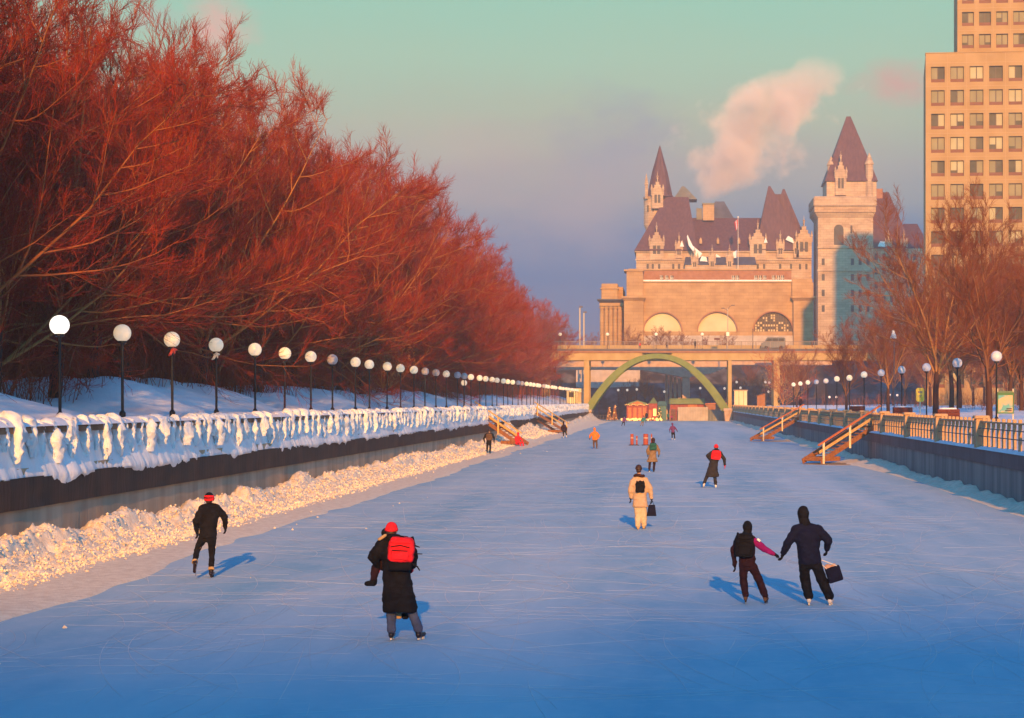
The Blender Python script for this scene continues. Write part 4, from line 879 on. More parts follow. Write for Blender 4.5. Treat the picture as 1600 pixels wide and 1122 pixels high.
def gz(x, y): return float((left_ground if x < 0 else right_ground)(np.array([x]), np.array([float(y)]))[0])
rng = random.Random(5)
FRONT = 'bare reddish tree in the front row of the grove behind the left lamps'
BACK = 'bare reddish tree standing deep in the grove left of the canal'
y = -34.0; k = 0
while y < 372:
    x = -22.6 + rng.uniform(-1.0, 1.0) - 6.5 * min(1, max(0, (y - 150) / 170)); s = rng.uniform(.94, 1.06) * ((.86 if y < 125 else .94 if y < 240 else .86) if y > 40 else 1)
    put_tree(k % 5, (x, y, gz(x, y)), s, rng.uniform(0, 6.28), FRONT, 'front row of the left grove'); k += 1; y += rng.uniform(6.2, 8.0)
for rx, sp in ((-30, 8.0), (-38, 9.0), (-48, 11.0)):
    y = 46.0 + rng.uniform(0, 5)
    while y < 400:
        if y > -rx / .40 - 30:
            x = rx + rng.uniform(-2, 2); put_tree(rng.randrange(5), (x, y, gz(x, y)), rng.uniform(.95, 1.15), rng.uniform(0, 6.28), BACK, 'back rows of the left grove')
        y += sp * rng.uniform(.85, 1.15)
# right park: trees told apart, then the wood behind
def rt(v, px, Y, s, label, sz=1.0, rz=None, tilt=(0, 0)):
    x = (px - VX) * Y / F; put_tree(v, (x, Y, gz(x, Y)), s, rng.uniform(0, 6.28) if rz is None else rz, label, 'park trees right of the canal', sz=sz, tilt=tilt)
rt(5, 1462, 128, .86, 'tall straight bare tree with a pale sunlit trunk beside the yellow sign')
rt(6, 1546, 104, .74, 'dark bare tree with spreading limbs behind the nearest right lamp')
rt(7, 1322, 205, .62, 'bushy bare tree with many thin stems fanning up from the ground', 1.0)
rt(5, 1388, 172, .66, 'bare tree with a forked trunk behind the middle right lamps')
rt(7, 1245, 300, .62, 'bare tree in front of the right end of the bridge')
WOOD = 'bare brown tree in the shaded wood behind the right park lamps'
for row, (x0, x1, Y0, n) in enumerate(((20, 36, 138, 5), (22, 50, 165, 6), (22, 60, 190, 6), (25, 70, 225, 7), (28, 76, 260, 7), (30, 80, 295, 8), (34, 80, 335, 8))):
    for j in range(n):
        x = x0 + (x1 - x0) * (j + rng.uniform(.1, .9)) / n; Yq = Y0 + rng.uniform(-12, 12)
        put_tree(5 + rng.randrange(3), (x, Yq, gz(x, Yq)), rng.uniform(.72, .95), rng.uniform(0, 6.28), WOOD, 'park wood right of the canal')
# the bend of the canal behind the viewer: its trees throw dappled shade over the near ice
for j, (x, yy, s) in enumerate(((-14, -56, 1.0), (-10, -60, 1.0), (-6, -55, .95), (-2, -61, 1.0), (2, -56, .95), (6, -60, 1.0), (10, -55, .95), (15, -59, 1.0), (20, -50, 1.1), (24, -38, 1.1), (22, -12, .95), (23, 6, .95), (29, 18, 1.1), (30, -15, 1.1))):
    put_tree(j % 5, (x, yy, 2.3 if x < 16 else 2.5), s, rng.uniform(0, 6.28), 'bare tree behind the viewer where the canal bends', 'trees behind the viewer')
mat('brick_wall', (.22, .10, .06), (.30, .15, .09), 1, .85)
t = thing('shade_block', 'unseen brick block added far behind the viewer to shade the ice', 'building', (34, -432, 0))  # unseen block added so its soft-edged shadow falls on the near ice
for x0, x1, h in ((-34, -17, 112.0), (-16.9, 2, 118.0), (2.1, 10, 119.2), (10.1, 17, 116.4), (17.1, 23, 115.9), (23.1, 40, 116.6)): MB().box(x0, x1, -9, 9, 0, h).build('wall', 'brick_wall', t)
for z in range(4, 108, 4):
    m_ = MB()
    for x in range(-32, 39, 4): m_.box(x, x + 1.8, 9.003, 9.06, z, z + 1.9)
    tag(m_.build('window_row', 'window_dark', t), kind='stuff')
for j in range(24):
    yy = rng.uniform(-10, 112); x = rng.uniform(max(25, .19 * yy + 9), 78)
    put_tree(5 + j % 3, (x, yy, gz(x, yy)), rng.uniform(1.0, 1.2), rng.uniform(0, 6.28), 'bare tree of the park right of the viewer', 'park trees beside the viewer')
tag(np_mesh('canal_bend_bank', *grid(np.linspace(-14.9, 12.2, 20), np.linspace(-80, -38, 14), lambda x, y: 2.5 * sstep(-38, -42, y) - .2), M('snow'), smooth=True), kind='structure')

# thicket of thin stems at the foot of the grove, and dead-leaf shrubs
def stems(n, xs, ysr, hmin, hmax, seed, zfn, r=.012):
    rng = np.random.default_rng(seed)
    x = rng.uniform(*xs, n); y = ysr[0] * np.exp(rng.random(n) * math.log(ysr[1] / ysr[0])); z = zfn(x, y) - .1
    P = grow(np.stack([x, y, z], 1), np.stack([rng.normal(0, .28, n), rng.normal(0, .28, n), np.ones(n)], 1), rng.uniform(hmin, hmax, n), 5, .03, .13, rng)
    p, d, l, t, B = spawn(P, np.full(n, hmax), 4, .3, .95, 20, 60, .35, rng); P2 = grow(p, d, l, 3, .05, .15, rng)
    return merge([(*tubes(P, np.full(n, r), np.full(n, r * .4), 3), .6), (*tubes(P2, np.full(len(P2), r * .6), np.full(len(P2), r * .35), 3), .8)])
V, Fc, A = stems(11000, (-46, -20.6), (52, 390), .9, 3.6, 8, left_ground, .016)
tag(np_mesh('thicket', V, Fc, M('red_twigs'), attr=A), 'dark thicket of thin stems on the snow beneath the left grove', 'thicket', kind='stuff')
V, Fc, A = stems(2600, (22, 110), (120, 380), .6, 2.4, 9, right_ground, .016)
tag(np_mesh('thicket', V, Fc, M('brown_twigs'), attr=A), 'low dark brush under the shaded wood right of the canal', 'thicket', kind='stuff')
mat('dry_leaf', (.36, .14, .05), (.52, .24, .08), 3, .7)
mat('dry_leaf_gold', (.52, .30, .09), (.64, .42, .14), 3, .7)
def leaf_shrub(loc, h, wd, n, seed, label, leafmat):
    t = thing('leafy_shrub', label, 'shrub', loc); rng = np.random.default_rng(seed)
    V, Fc, A = tree_mesh(seed, h, 7, 15, 60, .6, 1.2, .08)[1]; np_mesh('stem', V, Fc, M('red_twigs'), t, False, A)
    c = rng.normal(0, 1, (n, 3)); c = c / np.linalg.norm(c, axis=1, keepdims=True) * rng.random((n, 1)) ** .4 * np.array([wd, wd, h * .47]) + np.array([0, 0, h * .56])
    c = c + .5 * np.stack([vnoise(c * .9, 1), vnoise(c * .9, 2), vnoise(c * .9, 3)], 1)
    c = c[vnoise(c * 1.1 + 3, 7) > -.25]; n = len(c); a = unit(rng.normal(0, 1, (n, 3))); b = unit(np.cross(a, rng.normal(0, 1, (n, 3)))); s = rng.uniform(.05, .10, (n, 1))
    V = np.stack([c - a * s, c + b * s * .6, c + a * s, c - b * s * .6], 1).reshape(-1, 3)
    np_mesh('foliage', V, np.arange(n * 4).reshape(-1, 4), M('dry_leaf') if leafmat == 0 else M('dry_leaf_gold'), t)
leaf_shrub((-20.4, 146, gz(-20.4, 146)), 6.2, 2.3, 5200, 31, 'small tree still holding rusty dead leaves behind the left lamps', 0)
leaf_shrub((19.5, 348, 2.6), 9.5, 3.6, 4200, 32, 'tall shrub with golden dead leaves against the right bridge pier', 1)
# ------------------------------------------------------------------ globe lamps
def make_lamp(loc, hgt, globe, label, group, r=.275, name='globe_lamp'):
    t = thing(name, label, 'lamp', loc, 0, group)
    MB().lathe((0, 0, 0), [(.10, -.3), (.10, .18), (.055, .24), (.045, .26), (.042, hgt - r - .10), (.05, hgt - r - .09), (.05, hgt - r - .02)], 10).build('pole', 'pole_black', t, smooth=False)
    MB().lathe((0, 0, hgt - r), [(.06, -.06), (.13, -.03), (.13, .03), (.10, .05)], 12).build('collar', 'pole_black', t)
    MB().ball((0, 0, hgt), r, 20, 12).build('globe', globe, t, smooth=True)
    return t
LAMPS = {}
def lamp(kind, *a, **k):
    key = (kind, a[1])
    if key not in LAMPS: LAMPS[key] = make_lamp(a[0], a[1], kind, a[2], a[3], **k); return LAMPS[key]
    c = copy_tree(LAMPS[key]); c.location = a[0]; c['label'] = a[2]; c['group'] = a[3]; return c
dull = {7, 13, 14, 16, 17, 26, 27, 33}
for i in range(50):
    Y = F * 17 * (.001049 + .0001226 * i); z = 3.08
    kind = 'globe_bright' if i == 0 else 'globe_dull' if i in dull else 'globe_sunlit'
    lb_ = 'brightest glowing white globe lamp on a black pole, nearest the viewer in the left row' if i == 0 else \
        '%s %sglobe lamp from the viewer in the left row behind the icy balustrade' % (ordinal(i + 1), 'dull grey ' if i in dull else '')
    o = lamp(kind, (-17 + random.uniform(-.12, .12), Y, z), 2.66, lb_, 'globe lamps along the left bank')
    o.rotation_euler = (random.uniform(-.008, .008), random.uniform(-.008, .008), random.uniform(0, 6))
o = lamp('globe_sunlit', (-18.3, 183, 3.1), 2.2, 'low globe lamp standing just behind the long left row', 'globe lamps along the left bank')
# red scarf tied under two globes
for i, nm in ((2, 'red scrap of cloth tied under the third left globe lamp'), (3, 'pale scrap of cloth tied under the fourth left globe lamp')):
    Y = F * 17 * (.001049 + .0001226 * i); t = thing('cloth_scrap', nm, 'cloth', (-17, Y - .09, 5.36))
    m_ = MB(); m_.path([(-.10, 0, 0), (0, -.05, .05), (.12, 0, .02)], [.03, .07, .03], 7); m_.path([(-.02, -.04, .02), (-.10, -.05, -.13), (-.17, -.04, -.17)], [.05, .05, .02], 6); m_.path([(.03, -.04, .02), (.05, -.05, -.12)], [.05, .02], 6)
    m_.build('knot', 'red_paint' if i == 2 else 'wood_pale', t)
for i in range(13):
    Y = F * 15.5 * (.001953 + .000265 * i); x = 15.5
    o = lamp('globe_shade' if i < 5 or i in (8, 9) else 'globe_sunlit', (x, Y, gz(x, Y) - .05), 3.1, '%s globe lamp from the viewer in the row behind the right balustrade' % ordinal(i + 1), 'globe lamps along the right bank', r=.265)

mat('stair_wood', (.26, .10, .04), (.38, .17, .07), 5, .8, .3, 25)
# ------------------------------------------------------------------ wooden stairs down to the ice
def stairs(label, top, bot, red):
    t = thing('wooden_stairs', label, 'stairs', (bot[0], bot[1], 0)); off = t.location
    T = Vector(top); B = Vector(bot); ax = (T - B); hx = Vector((ax.x, ax.y, 0)); L_ = hx.length; hd = hx / L_; sd = Vector((-hd.y, hd.x, 0)); W = 1.25
    n = 12; tr = MB()
    for k in range(n):
        p = B.lerp(T, (k + .5) / n); a = p - sd * W / 2; b = p + sd * W / 2; tr.bar(a, b, .30, .05)
    tr.build('treads', 'stair_wood', t, off)
    ns = -1 if sd.y > 0 else 1
    for s in (-1, 1):
        o_ = sd * (W / 2 + .05) * s
        MB().bar(B + o_ + Vector((0, 0, .02)), T + o_ + Vector((0, 0, .02)), .06, .30).build('stringer', 'stair_wood', t, off)
        if s != ns: continue
        for f in (.03, .5, .97):
            p = B.lerp(T, f) + sd * (W / 2 + .13) * s
            MB().box(p.x - .06, p.x + .06, p.y - .06, p.y + .06, p.z - .25, p.z + 1.08).build('post', 'wood_rail' if not red else 'wood_pale', t, off)
        q = sd * (W / 2 + .13) * s; e = (T - B).normalized() * .35
        MB().bar(B + q + Vector((0, 0, 1.10)) - e, T + q + Vector((0, 0, 1.10)) + e, .10, .09).build('handrail', 'wood_red' if red and s < 0 or red else 'wood_rail', t, off)
        MB().bar(B + q - sd * .07 * s + Vector((0, 0, .62)) - e * .5, T + q - sd * .07 * s + Vector((0, 0, .62)) + e * .3, .05, .16).build('mid_rail', 'wood_rail', t, off)
    m_ = MB(); c = B + hd * .7
    for k in range(5): p = B + hd * (.35 + k * .33); m_.bar(p - sd * .7 + Vector((0, 0, .16)), p + sd * .7 + Vector((0, 0, .16)), .28, .26)
    m_.build('bottom_step', 'stair_wood', t, off)
    g = T + hd * .6; m_ = MB()
    m_.bar(T - sd * W / 2 * 0 + Vector((0, 0, -.05)), g + hd * .8 + Vector((0, 0, -.05)), W + .2, .1); m_.build('landing', 'wood_dark', t, off)
    return t
stairs('yellow railed wooden stairs down to the ice where a person in red sits', (-15.4, 170, 2.35), (-11.9, 168, .12), False)
stairs('far yellow railed wooden stairs at the left bank near the bridge', (-15.4, 229, 2.35), (-12.2, 234, .12), False)
stairs('orange railed wooden stairs with a sandy mat, nearest on the right bank', (11.9, 123.0, 2.15), (8.3, 119, .12), True)
stairs('smaller far orange railed wooden stairs on the right bank', (11.9, 192.2, 2.15), (8.0, 188, .12), True)
def mat_patch(x0, x1, y0, y1, seed, label):
    n = 40; th = np.linspace(0, 2 * math.pi, n, endpoint=False); r = 1 + .22 * vnoise(np.stack([np.cos(th) * 1.6, np.sin(th) * 1.6, th * 0], 1), seed)
    vs = [((x0 + x1) / 2 + math.cos(a) * (x1 - x0) / 2 * q, (y0 + y1) / 2 + math.sin(a) * (y1 - y0) / 2 * q, .016) for a, q in zip(th, r)]
    m_ = MB(); low = [(x, y, -.02) for x, y, z in vs]; m_.add(vs + low, [tuple(range(n))] + [(i, n + i, n + (i + 1) % n, (i + 1) % n) for i in range(n)])
    tag(m_.build('sand_patch', 'sand', None), label, 'sand', kind='stuff')
mat_patch(7.6, 11.6, 116.4, 121, 4, 'brown sand strewn on the ice at the foot of the near right stairs')
mat_patch(7.2, 11.6, 185, 189.5, 5, 'brown sand strewn on the ice at the foot of the far right stairs')
mat_patch(-14.4, -10.9, 164, 168, 6, 'brown sand strewn on the snow at the foot of the near left stairs')

mat('marker_red', (.36, .06, .03), (.46, .10, .05), 5, .6)
# ------------------------------------------------------------------ orange marker posts on the ice
for px, py, top, r, lb_ in ((987.5, 696, 678, .14, 'thick orange marker drum on the ice, first from the left'), (995, 696, 681, .07, 'thin orange marker post on the ice between two thick ones'),
                            (1009, 696, 678, .21, 'widest orange marker drum on the ice'), (1018, 696, 678, .06, 'thin orange marker post behind the skater with the green backpack')):
    x, y, _ = ice_at(px, py); h = (py - top) * y / F; t = thing('marker_post', lb_, 'marker', (x, y, 0), 0, 'orange markers in the middle of the ice')
    MB().lathe((0, 0, 0), [(r + .14, 0), (r + .14, .05), (r + .02, .07)], 14).build('base', 'rubber', t)
    MB().lathe((0, 0, .07), [(r, 0), (r, h - .1), (r * .8, h - .07)], 14).build('drum', 'marker_red', t, smooth=False)
    for z in (.62,): MB().lathe((0, 0, h * z), [(r + .004, 0), (r + .004, .06)], 14).build('band', 'wood_pale', t)

mat('planter_red', (.10, .018, .014), (.15, .03, .02), 6, .7)
# ------------------------------------------------------------------ signs and furniture in the park
x, y = 14.6, 119.0; z = gz(x, y)
t = thing('yellow_sign', 'small yellow panel sign with rounded corners on a thin post by the pale trunk', 'sign', (x, y, z))
MB().tube((0, 0, -.2), (0, 0, 1.1), .035, n=8).build('post', 'wood_pale', t)
m_ = MB(); w_, h_, c = .24, .40, .09; poly = [(-w_ + c, -h_), (w_ - c, -h_), (w_, -h_ + c), (w_, h_ - c), (w_ - c, h_), (-w_ + c, h_), (-w_, h_ - c), (-w_, -h_ + c)]
m_.prism([(a, b + 1.35) for a, b in poly], -.05, -.02); m_.build('panel', 'yellow_paint', t)
m_ = MB(); m_.box(-.13, .13, -.062, -.053, 1.45, 1.56); m_.box(-.10, .10, -.062, -.053, 1.30, 1.34); m_.box(-.10, .06, -.062, -.053, 1.22, 1.26); m_.build('marking', 'sand', t)
x, y = 16.1, 98.0; z = gz(x, y)
t = thing('map_board', 'framed park map board with a green border beside the nearest right lamp', 'board', (x, y, z))
for s in (-.37, .37): MB().box(s - .03, s + .03, -.03, .03, -.3, 1.55).build('post', 'wood_pale', t)
MB().box(-.40, .40, -.07, -.035, .36, 1.36).build('frame', 'sign_green', t)
mat('map_paper', (.10, .38, .36), (.62, .42, .22), 2.2, .5, lo=.44, hi=.56)
MB().box(-.34, .34, -.076, -.071, .42, 1.24).build('map', 'map_paper', t)
m_ = MB()
for k, (a, b) in enumerate(((-.02, .30), (.04, .30))): m_.box(a, b, -.080, -.077, .47 + .09 * k, .53 + .09 * k)
m_.build('legend', 'pipe', t)
MB().prism([(-.42, 1.365), (.42, 1.365), (.3, 1.44), (-.3, 1.44)], -.09, .03).build('hood', 'green_roof', t)
for x, y, lb_ in ((13.9, 102, 'dark red wooden planter box beside the second right lamp'), (13.7, 120, 'dark red wooden planter box left of the yellow sign'), (13.8, 150, 'small dark red planter box far along the right balustrade')):
    z = gz(x, y); t = thing('planter_box', lb_, 'planter', (x, y, z + .32), 0, 'planter boxes along the right balustrade'); m_ = MB()
    for s in (-.32, .32):
        for k in range(4): m_.cbox(-.55, .55, s - .03, s + .03, -.34 + k * .16, -.19 + k * .16, .01)
    for s in (-.52, .52): m_.cbox(s - .03, s + .03, -.288, .288, -.34, .29, .01)
    m_.build('slats', 'planter_red', t); m_ = MB(); m_.cbox(-.48, .48, -.28, .28, -.3, .36, .12); m_.build('snow_fill', 'snow', t)
t = thing('floodlight', 'white floodlight high on a thin post among the right park trees', 'light', at(1397, 640, 150)[:2] + (2.8,))
MB().tube((0, 0, -.2), (0, 0, 5.9), .035, n=8).build('post', 'bridge_dark', t)
MB().lathe((-.05, -.06, 5.45), [(.24, 0), (.22, .18), (.10, .42), (.07, .60)], 12).build('shade', 'white_paint', t)
MB().tube((0, 0, 5.85), (-.05, -.06, 6.08), .03, n=6).build('bracket', 'pole_black', t)
# ------------------------------------------------------------------ arch bridge
BY = 384.0; S = BY / F
def bx(px): return (px - VX) * S
def bz(py): return H + (VY - py) * S
b = thing('arch_bridge', 'wide concrete road bridge carried by a green steel arch across the canal', 'bridge', (bx(1026), BY, 0)); off = b.location
x0, x1 = bx(700), bx(1440); D = 9.0
MB().box(x0, x1, BY, BY + D, bz(548.3), bz(545.2)).build('deck', 'bridge_dark', b, off)
m_ = MB(); m_.box(x0, x1, BY + .05, BY + .5, bz(551.2), bz(548.4)); m_.build('edge_slab', 'station_brick', b, off)
for y0 in (BY + .3, BY + 3.6, BY + 7.0, BY + D - .8):
    MB().box(x0, x1, y0, y0 + .5, bz(563), bz(551.25)).build('beam', 'bridge_beam', b, off)
m_ = MB()
for px in range(715, 1430, 30): m_.box(bx(px) - .03, bx(px) + .03, BY + .22, BY + .297, bz(562.9), bz(551.4))
m_.build('stiffeners', 'tower_joint', b, off)
def column(px0, px1, y0, y1, top, bot, m): 
    o = MB(); o.cbox(bx(px0), bx(px1), y0, y1, bz(bot), bz(top), .05); o.build('column', m, b, off)
for dy in (0, 3.6, 7.0):
    column(912, 920.5, BY + .35 + dy, BY + 1.35 + dy, 563.1, 641, 'bridge_beam'); column(1137.5, 1143.5, BY + .35 + dy, BY + 1.05 + dy, 563.1, 641, 'bridge_beam')
    column(1209, 1219, BY + .35 + dy, BY + 1.5 + dy, 563.1, 640, 'bridge_beam'); column(846, 856, BY + .35 + dy, BY + 1.5 + dy, 563.1, 634, 'bridge_beam')
def arch(y0, y1):
    cx, hw, zc, zs = bx(1026.5), bx(1141) - bx(1026.5), bz(552.6), bz(641); n = 44; vs = []
    for k in range(n + 1):
        t = -1 + 2 * k / n; c = abs(t)
        z = zs + (zc - zs) * (1 - c ** 2.15); x = cx + hw * t
        dz = -(zc - zs) * 2.15 * c ** 1.15 * (1 if t > 0 else -1) / hw; nn = Vector((-dz, 0, 1)).normalized(); th = .92 + .42 * c
        vs += [(x, y0, z), (x, y1, z), (x - nn.x * th, y1, z - nn.z * th), (x - nn.x * th, y0, z - nn.z * th)]
    fs = [(0, 1, 2, 3)]
    for k in range(n):
        for j in range(4): j2 = (j + 1) % 4; fs.append((k * 4 + j, (k + 1) * 4 + j, (k + 1) * 4 + j2, k * 4 + j2))
    fs.append((n * 4 + 3, n * 4 + 2, n * 4 + 1, n * 4)); m_ = MB(); m_.add(vs, fs); return m_
for y0 in (BY - 1.1, BY + D - 1.0): arch(y0, y0 + 1.1).build('arch_rib', 'green_steel', b, off)
m_ = MB(); m_.box(bx(1004), bx(1050), BY - .7, BY + .28, bz(552), bz(551.25)); m_.build('crown_plate', 'bridge_dark', b, off)
for px0, px1, top, bot in ((894, 924, 640, 658), (1131, 1145, 638, 661)):
    m_ = MB(); z0, z1 = -.2, bz(top); a, c = bx(px0), bx(px1)
    m_.hip(a + .2, c - .2, BY - 2.0, BY + D, z0, a, c, BY - 2.2, BY + D + .2, z1 - .5); m_.cbox(a - .15, c + .15, BY - 2.35, BY + D + .3, z1 - .497, z1, .1); m_.build('abutment', 'pier_stone', b, off)
rail = MB(); panel = MB(); x = x0
while x < x1:
    rail.box(x - .06, x + .06, BY + .1, BY + .22, bz(545.1), bz(533)); x += 2.75
rail.box(x0, x1, BY + .08, BY + .24, bz(534.2), bz(533.4)); rail.box(x0, x1, BY + .11, BY + .2, bz(544.4), bz(543.9))
x = x0
while x < x1: rail.box(x - .025, x + .025, BY + .135, BY + .175, bz(543.85), bz(534.3)); x += .30
rail.build('railing', 'bridge_rail', b, off)
MB().box(x0, x1, BY + D - .3, BY + D, bz(545.1), bz(537.5)).build('parapet', 'bridge_beam', b, off)
zd = bz(545.2)
for px, lb_ in ((873, 'first globe lamp from the left on the arch bridge'), (948, 'second globe lamp from the left on the arch bridge'), (1025, 'third globe lamp from the left on the arch bridge, above the arch'), (1098, 'fourth globe lamp from the left on the arch bridge')):
    lamp('globe_sunlit', (bx(px), BY + 5, zd), 2.9, lb_, 'globe lamps on the arch bridge', r=.33)
t = thing('street_light', 'tall twin armed street light on the arch bridge before the station', 'street light', (bx(1139), BY + 8, zd))
S2 = (BY + 8) / F; hz = H + (VY - 482) * S2 - zd
MB().tube((0, 0, 0), (0, 0, hz), .13, .08, 8).build('mast', 'mast_pale', t)
MB().path([(0, 0, hz - .2), (.35, 0, hz + .35), (.9, 0, hz + .6)], [.06, .05, .05], 6).build('arm', 'bridge_dark', t); MB().path([(0, 0, hz - .5), (-.35, 0, hz - .15), (-.8, 0, hz + .05)], [.06, .05, .05], 6).build('arm', 'bridge_dark', t)
MB().cbox(.7, 1.35, -.15, .15, hz + .52, hz + .68, .05).build('lamp_head', 'bridge_dark', t); MB().cbox(-1.25, -.6, -.15, .15, hz - .03, hz + .13, .05).build('lamp_head', 'bridge_dark', t)
MB().cbox(-.3, .3, -.26, -.14, 2.7, 3.4, .02).build('sign_plate', 'globe_sunlit', t)
t = thing('short_post', 'plain dark post standing on the arch bridge under the latticed window', 'post', (bx(1179), BY + 8, zd)); MB().tube((0, 0, 0), (0, 0, 3.8), .07, .06, 8).build('shaft', 'bridge_dark', t); MB().cbox(-.12, .12, -.1, .1, 3.805, 4.0, .02).build('cap', 'bridge_dark', t)
t = thing('road_sign', 'small dark road sign on a thin post on the arch bridge', 'sign', (bx(1121), BY + 3, zd)); MB().tube((0, 0, 0), (0, 0, 2.2), .05, n=8).build('post', 'bridge_dark', t); MB().box(-.55, .55, -.09, -.055, 1.75, 2.15).build('panel', 'wood_dark', t)
for px, hh in ((906, 19.5), (912.3, 18.2)):
    t = thing('light_mast', 'taller pale mast left of the station' if px == 906 else 'shorter pale mast left of the station', 'mast', (at(px, 540, 430)[0], 430, 9.5))
    MB().tube((0, 0, -1), (0, 0, H + (VY - (481 if px == 906 else 489)) * 430 / F - 9.5), .22, .16, 8).build('shaft', 'mast_pale', t); z = H + (VY - (481 if px == 906 else 489)) * 430 / F - 9.5
    MB().cbox(-.1, .6, -.2, .2, z + .003, z + .35, .05).build('lamp_head', 'bridge_dark', t)
# van crossing the bridge
t = thing('van', 'dark grey van driving over the right half of the arch bridge', 'van', (bx(1211), BY + 6, zd))
pr = [(-2.35, .35), (2.25, .35), (2.3, 1.2), (2.2, 2.2), (1.95, 2.32), (-1.2, 2.32), (-1.75, 1.45), (-2.3, 1.25)]
MB().prism(pr, -.95, .95).build('body', 'vehicle_paint', t, bevel=.06)
m_ = MB(); m_.prism([(-1.55, 1.5), (-1.1, 2.12), (-.35, 2.12), (-.35, 1.5)], -.965, -.945); m_.prism([(-.25, 1.5), (-.25, 2.12), (.85, 2.12), (.85, 1.5)], -.965, -.945); m_.prism([(.95, 1.5), (.95, 2.12), (1.95, 2.12), (2.0, 1.5)], -.965, -.945); m_.build('window', 'window_dark', t)
for x in (-1.45, 1.45):
    for s in (-.86, .86):
        w_ = MB(); vs = [(x + .36 * math.cos(2 * math.pi * k / 16), s + q, .36 + .36 * math.sin(2 * math.pi * k / 16)) for q in (-.12, .12) for k in range(16)]
        w_.add(vs, [tuple(range(16)), tuple(range(31, 15, -1))] + [(k, 16 + k, 16 + (k + 1) % 16, (k + 1) % 16) for k in range(16)]); w_.build('wheel', 'rubber', t)

# ------------------------------------------------------------------ second bridge beyond
Y2 = 408.0; S2 = Y2 / F
cx2 = lambda px: (px - VX) * S2; cz2 = lambda py: H + (VY - py) * S2
t = thing('girder_bridge', 'grey haunched concrete bridge seen beneath the green arch', 'bridge', (cx2(1070), Y2, 0)); off = t.location
poly = [(cx2(800), cz2(578)), (cx2(930), cz2(577)), (cx2(1000), cz2(577.5)), (cx2(1040), cz2(584)), (cx2(1066), cz2(589)), (cx2(1078), cz2(589)), (cx2(1112), cz2(583)), (cx2(1145), cz2(570)), (cx2(1300), cz2(570)), (cx2(1300), cz2(556)), (cx2(800), cz2(556))]
MB().prism(poly, Y2, Y2 + 9).build('girder', 'pier_stone', t, off)
for px0, px1, yy, top in ((1066, 1078, 0, 589.3), (1059.5, 1064.5, 3, 591), (1053, 1057, 4.5, 589), (1046, 1050, 6, 586), (1039, 1043.5, 7.5, 584)):
    m_ = MB(); m_.cbox(cx2(px0), cx2(px1), Y2 + yy + .3, Y2 + yy + 1.3, -.3, cz2(top), .08); m_.build('pier', 'pier_stone', t, off)
# ------------------------------------------------------------------ huts and things at the far end of the ice
Y3 = 391.0; S3 = Y3 / F; hx = lambda px: (px - VX) * S3; hz_ = lambda py: H + (VY - py) * S3
t = thing('skate_kiosk', 'orange red wooden kiosk with an arched gable and light strings under the arch', 'kiosk', (hx(1000), Y3, 0)); off = t.location
MB().cbox(hx(979), hx(1012), Y3, Y3 + 4, -.1, hz_(633), .04).build('wall', 'kiosk_red', t, off)
m_ = MB(); m_.prism([(hx(977), hz_(633)), (hx(1014), hz_(633)), (hx(1009), hz_(629.5)), (hx(996), hz_(625.5)), (hx(983), hz_(629.5))], Y3 - .35, Y3 + 4.2); m_.build('roof', 'green_roof', t, off)
m_ = MB(); m_.prism([(hx(984), hz_(632.8)), (hx(1007), hz_(632.8)), (hx(1004), hz_(630)), (hx(996), hz_(627)), (hx(988), hz_(630))], Y3 - .42, Y3 - .355); m_.build('gable', 'kiosk_orange', t, off)
for px in (984, 992, 1000, 1007): MB().box(hx(px) - .3, hx(px) + .3, Y3 - .05, Y3 - .004, .5, 2.5).build('panel', 'kiosk_orange', t, off)
m_ = MB()
for k in range(16): m_.ball((hx(977 + 2.35 * k), Y3 - .5, hz_(633) + .05 + .1 * math.sin(k * 1.4)), .08, 6, 4)
m_.build('light_string', 'bulb', t, off)
m_ = MB(); m_.box(hx(1013), hx(1027), Y3 + .3, Y3 + 3, -.1, hz_(630.5)); t2 = thing('kiosk_annex', 'small red hut with a pointed green roof right of the kiosk', 'hut', (hx(1020), Y3, 0)); m_.build('wall', 'kiosk_red', t2, t2.location)
MB().hip(hx(1014), hx(1028), Y3 + .2, Y3 + 3.2, hz_(630.45), hx(1020.7), hx(1021.3), Y3 + 1.6, Y3 + 1.8, hz_(621)).build('roof', 'green_roof', t2, t2.location)
MB().box(hx(1013.4), hx(1018), Y3 + .2, Y3 + .297, 0, 2.1).build('door', 'kiosk_orange', t2, t2.location); MB().box(hx(1020.5), hx(1025.5), Y3 + .2, Y3 + .297, .9, 2.3).build('window', 'bulb', t2, t2.location)
t = thing('teal_hut', 'low hut with a teal roof beside the bridge piers', 'hut', (hx(1034), Y3 + 4, 0)); MB().box(hx(1028), hx(1041), Y3 + 4, Y3 + 7, -.1, hz_(634)).build('wall', 'teal_roof', t, t.location); MB().hip(hx(1026.5), hx(1042.5), Y3 + 3.7, Y3 + 7.3, hz_(633.9), hx(1029), hx(1040), Y3 + 5, Y3 + 6, hz_(627)).build('roof', 'teal_roof', t, t.location)
t = thing('red_pavilion', 'long red pavilion with a flat green roof behind a pale board fence', 'pavilion', (hx(1072), Y3 + 2, 0)); off = t.location
MB().box(hx(1047), hx(1100), Y3 + 2, Y3 + 6, -.1, hz_(631.5)).build('wall', 'kiosk_red', t, off); m_ = MB(); m_.cbox(hx(1045), hx(1102), Y3 + 1.5, Y3 + 6.5, hz_(631.45), hz_(622.5), .25); m_.build('roof', 'green_roof', t, off)
MB().box(hx(1075), hx(1089), Y3 + 1.93, Y3 + 1.997, hz_(636.5), hz_(632)).build('sign_band', 'kiosk_orange', t, off); MB().box(hx(1048), hx(1056), Y3 + 1.93, Y3 + 1.997, 0, 2.2).build('door', 'wood_dark', t, off)
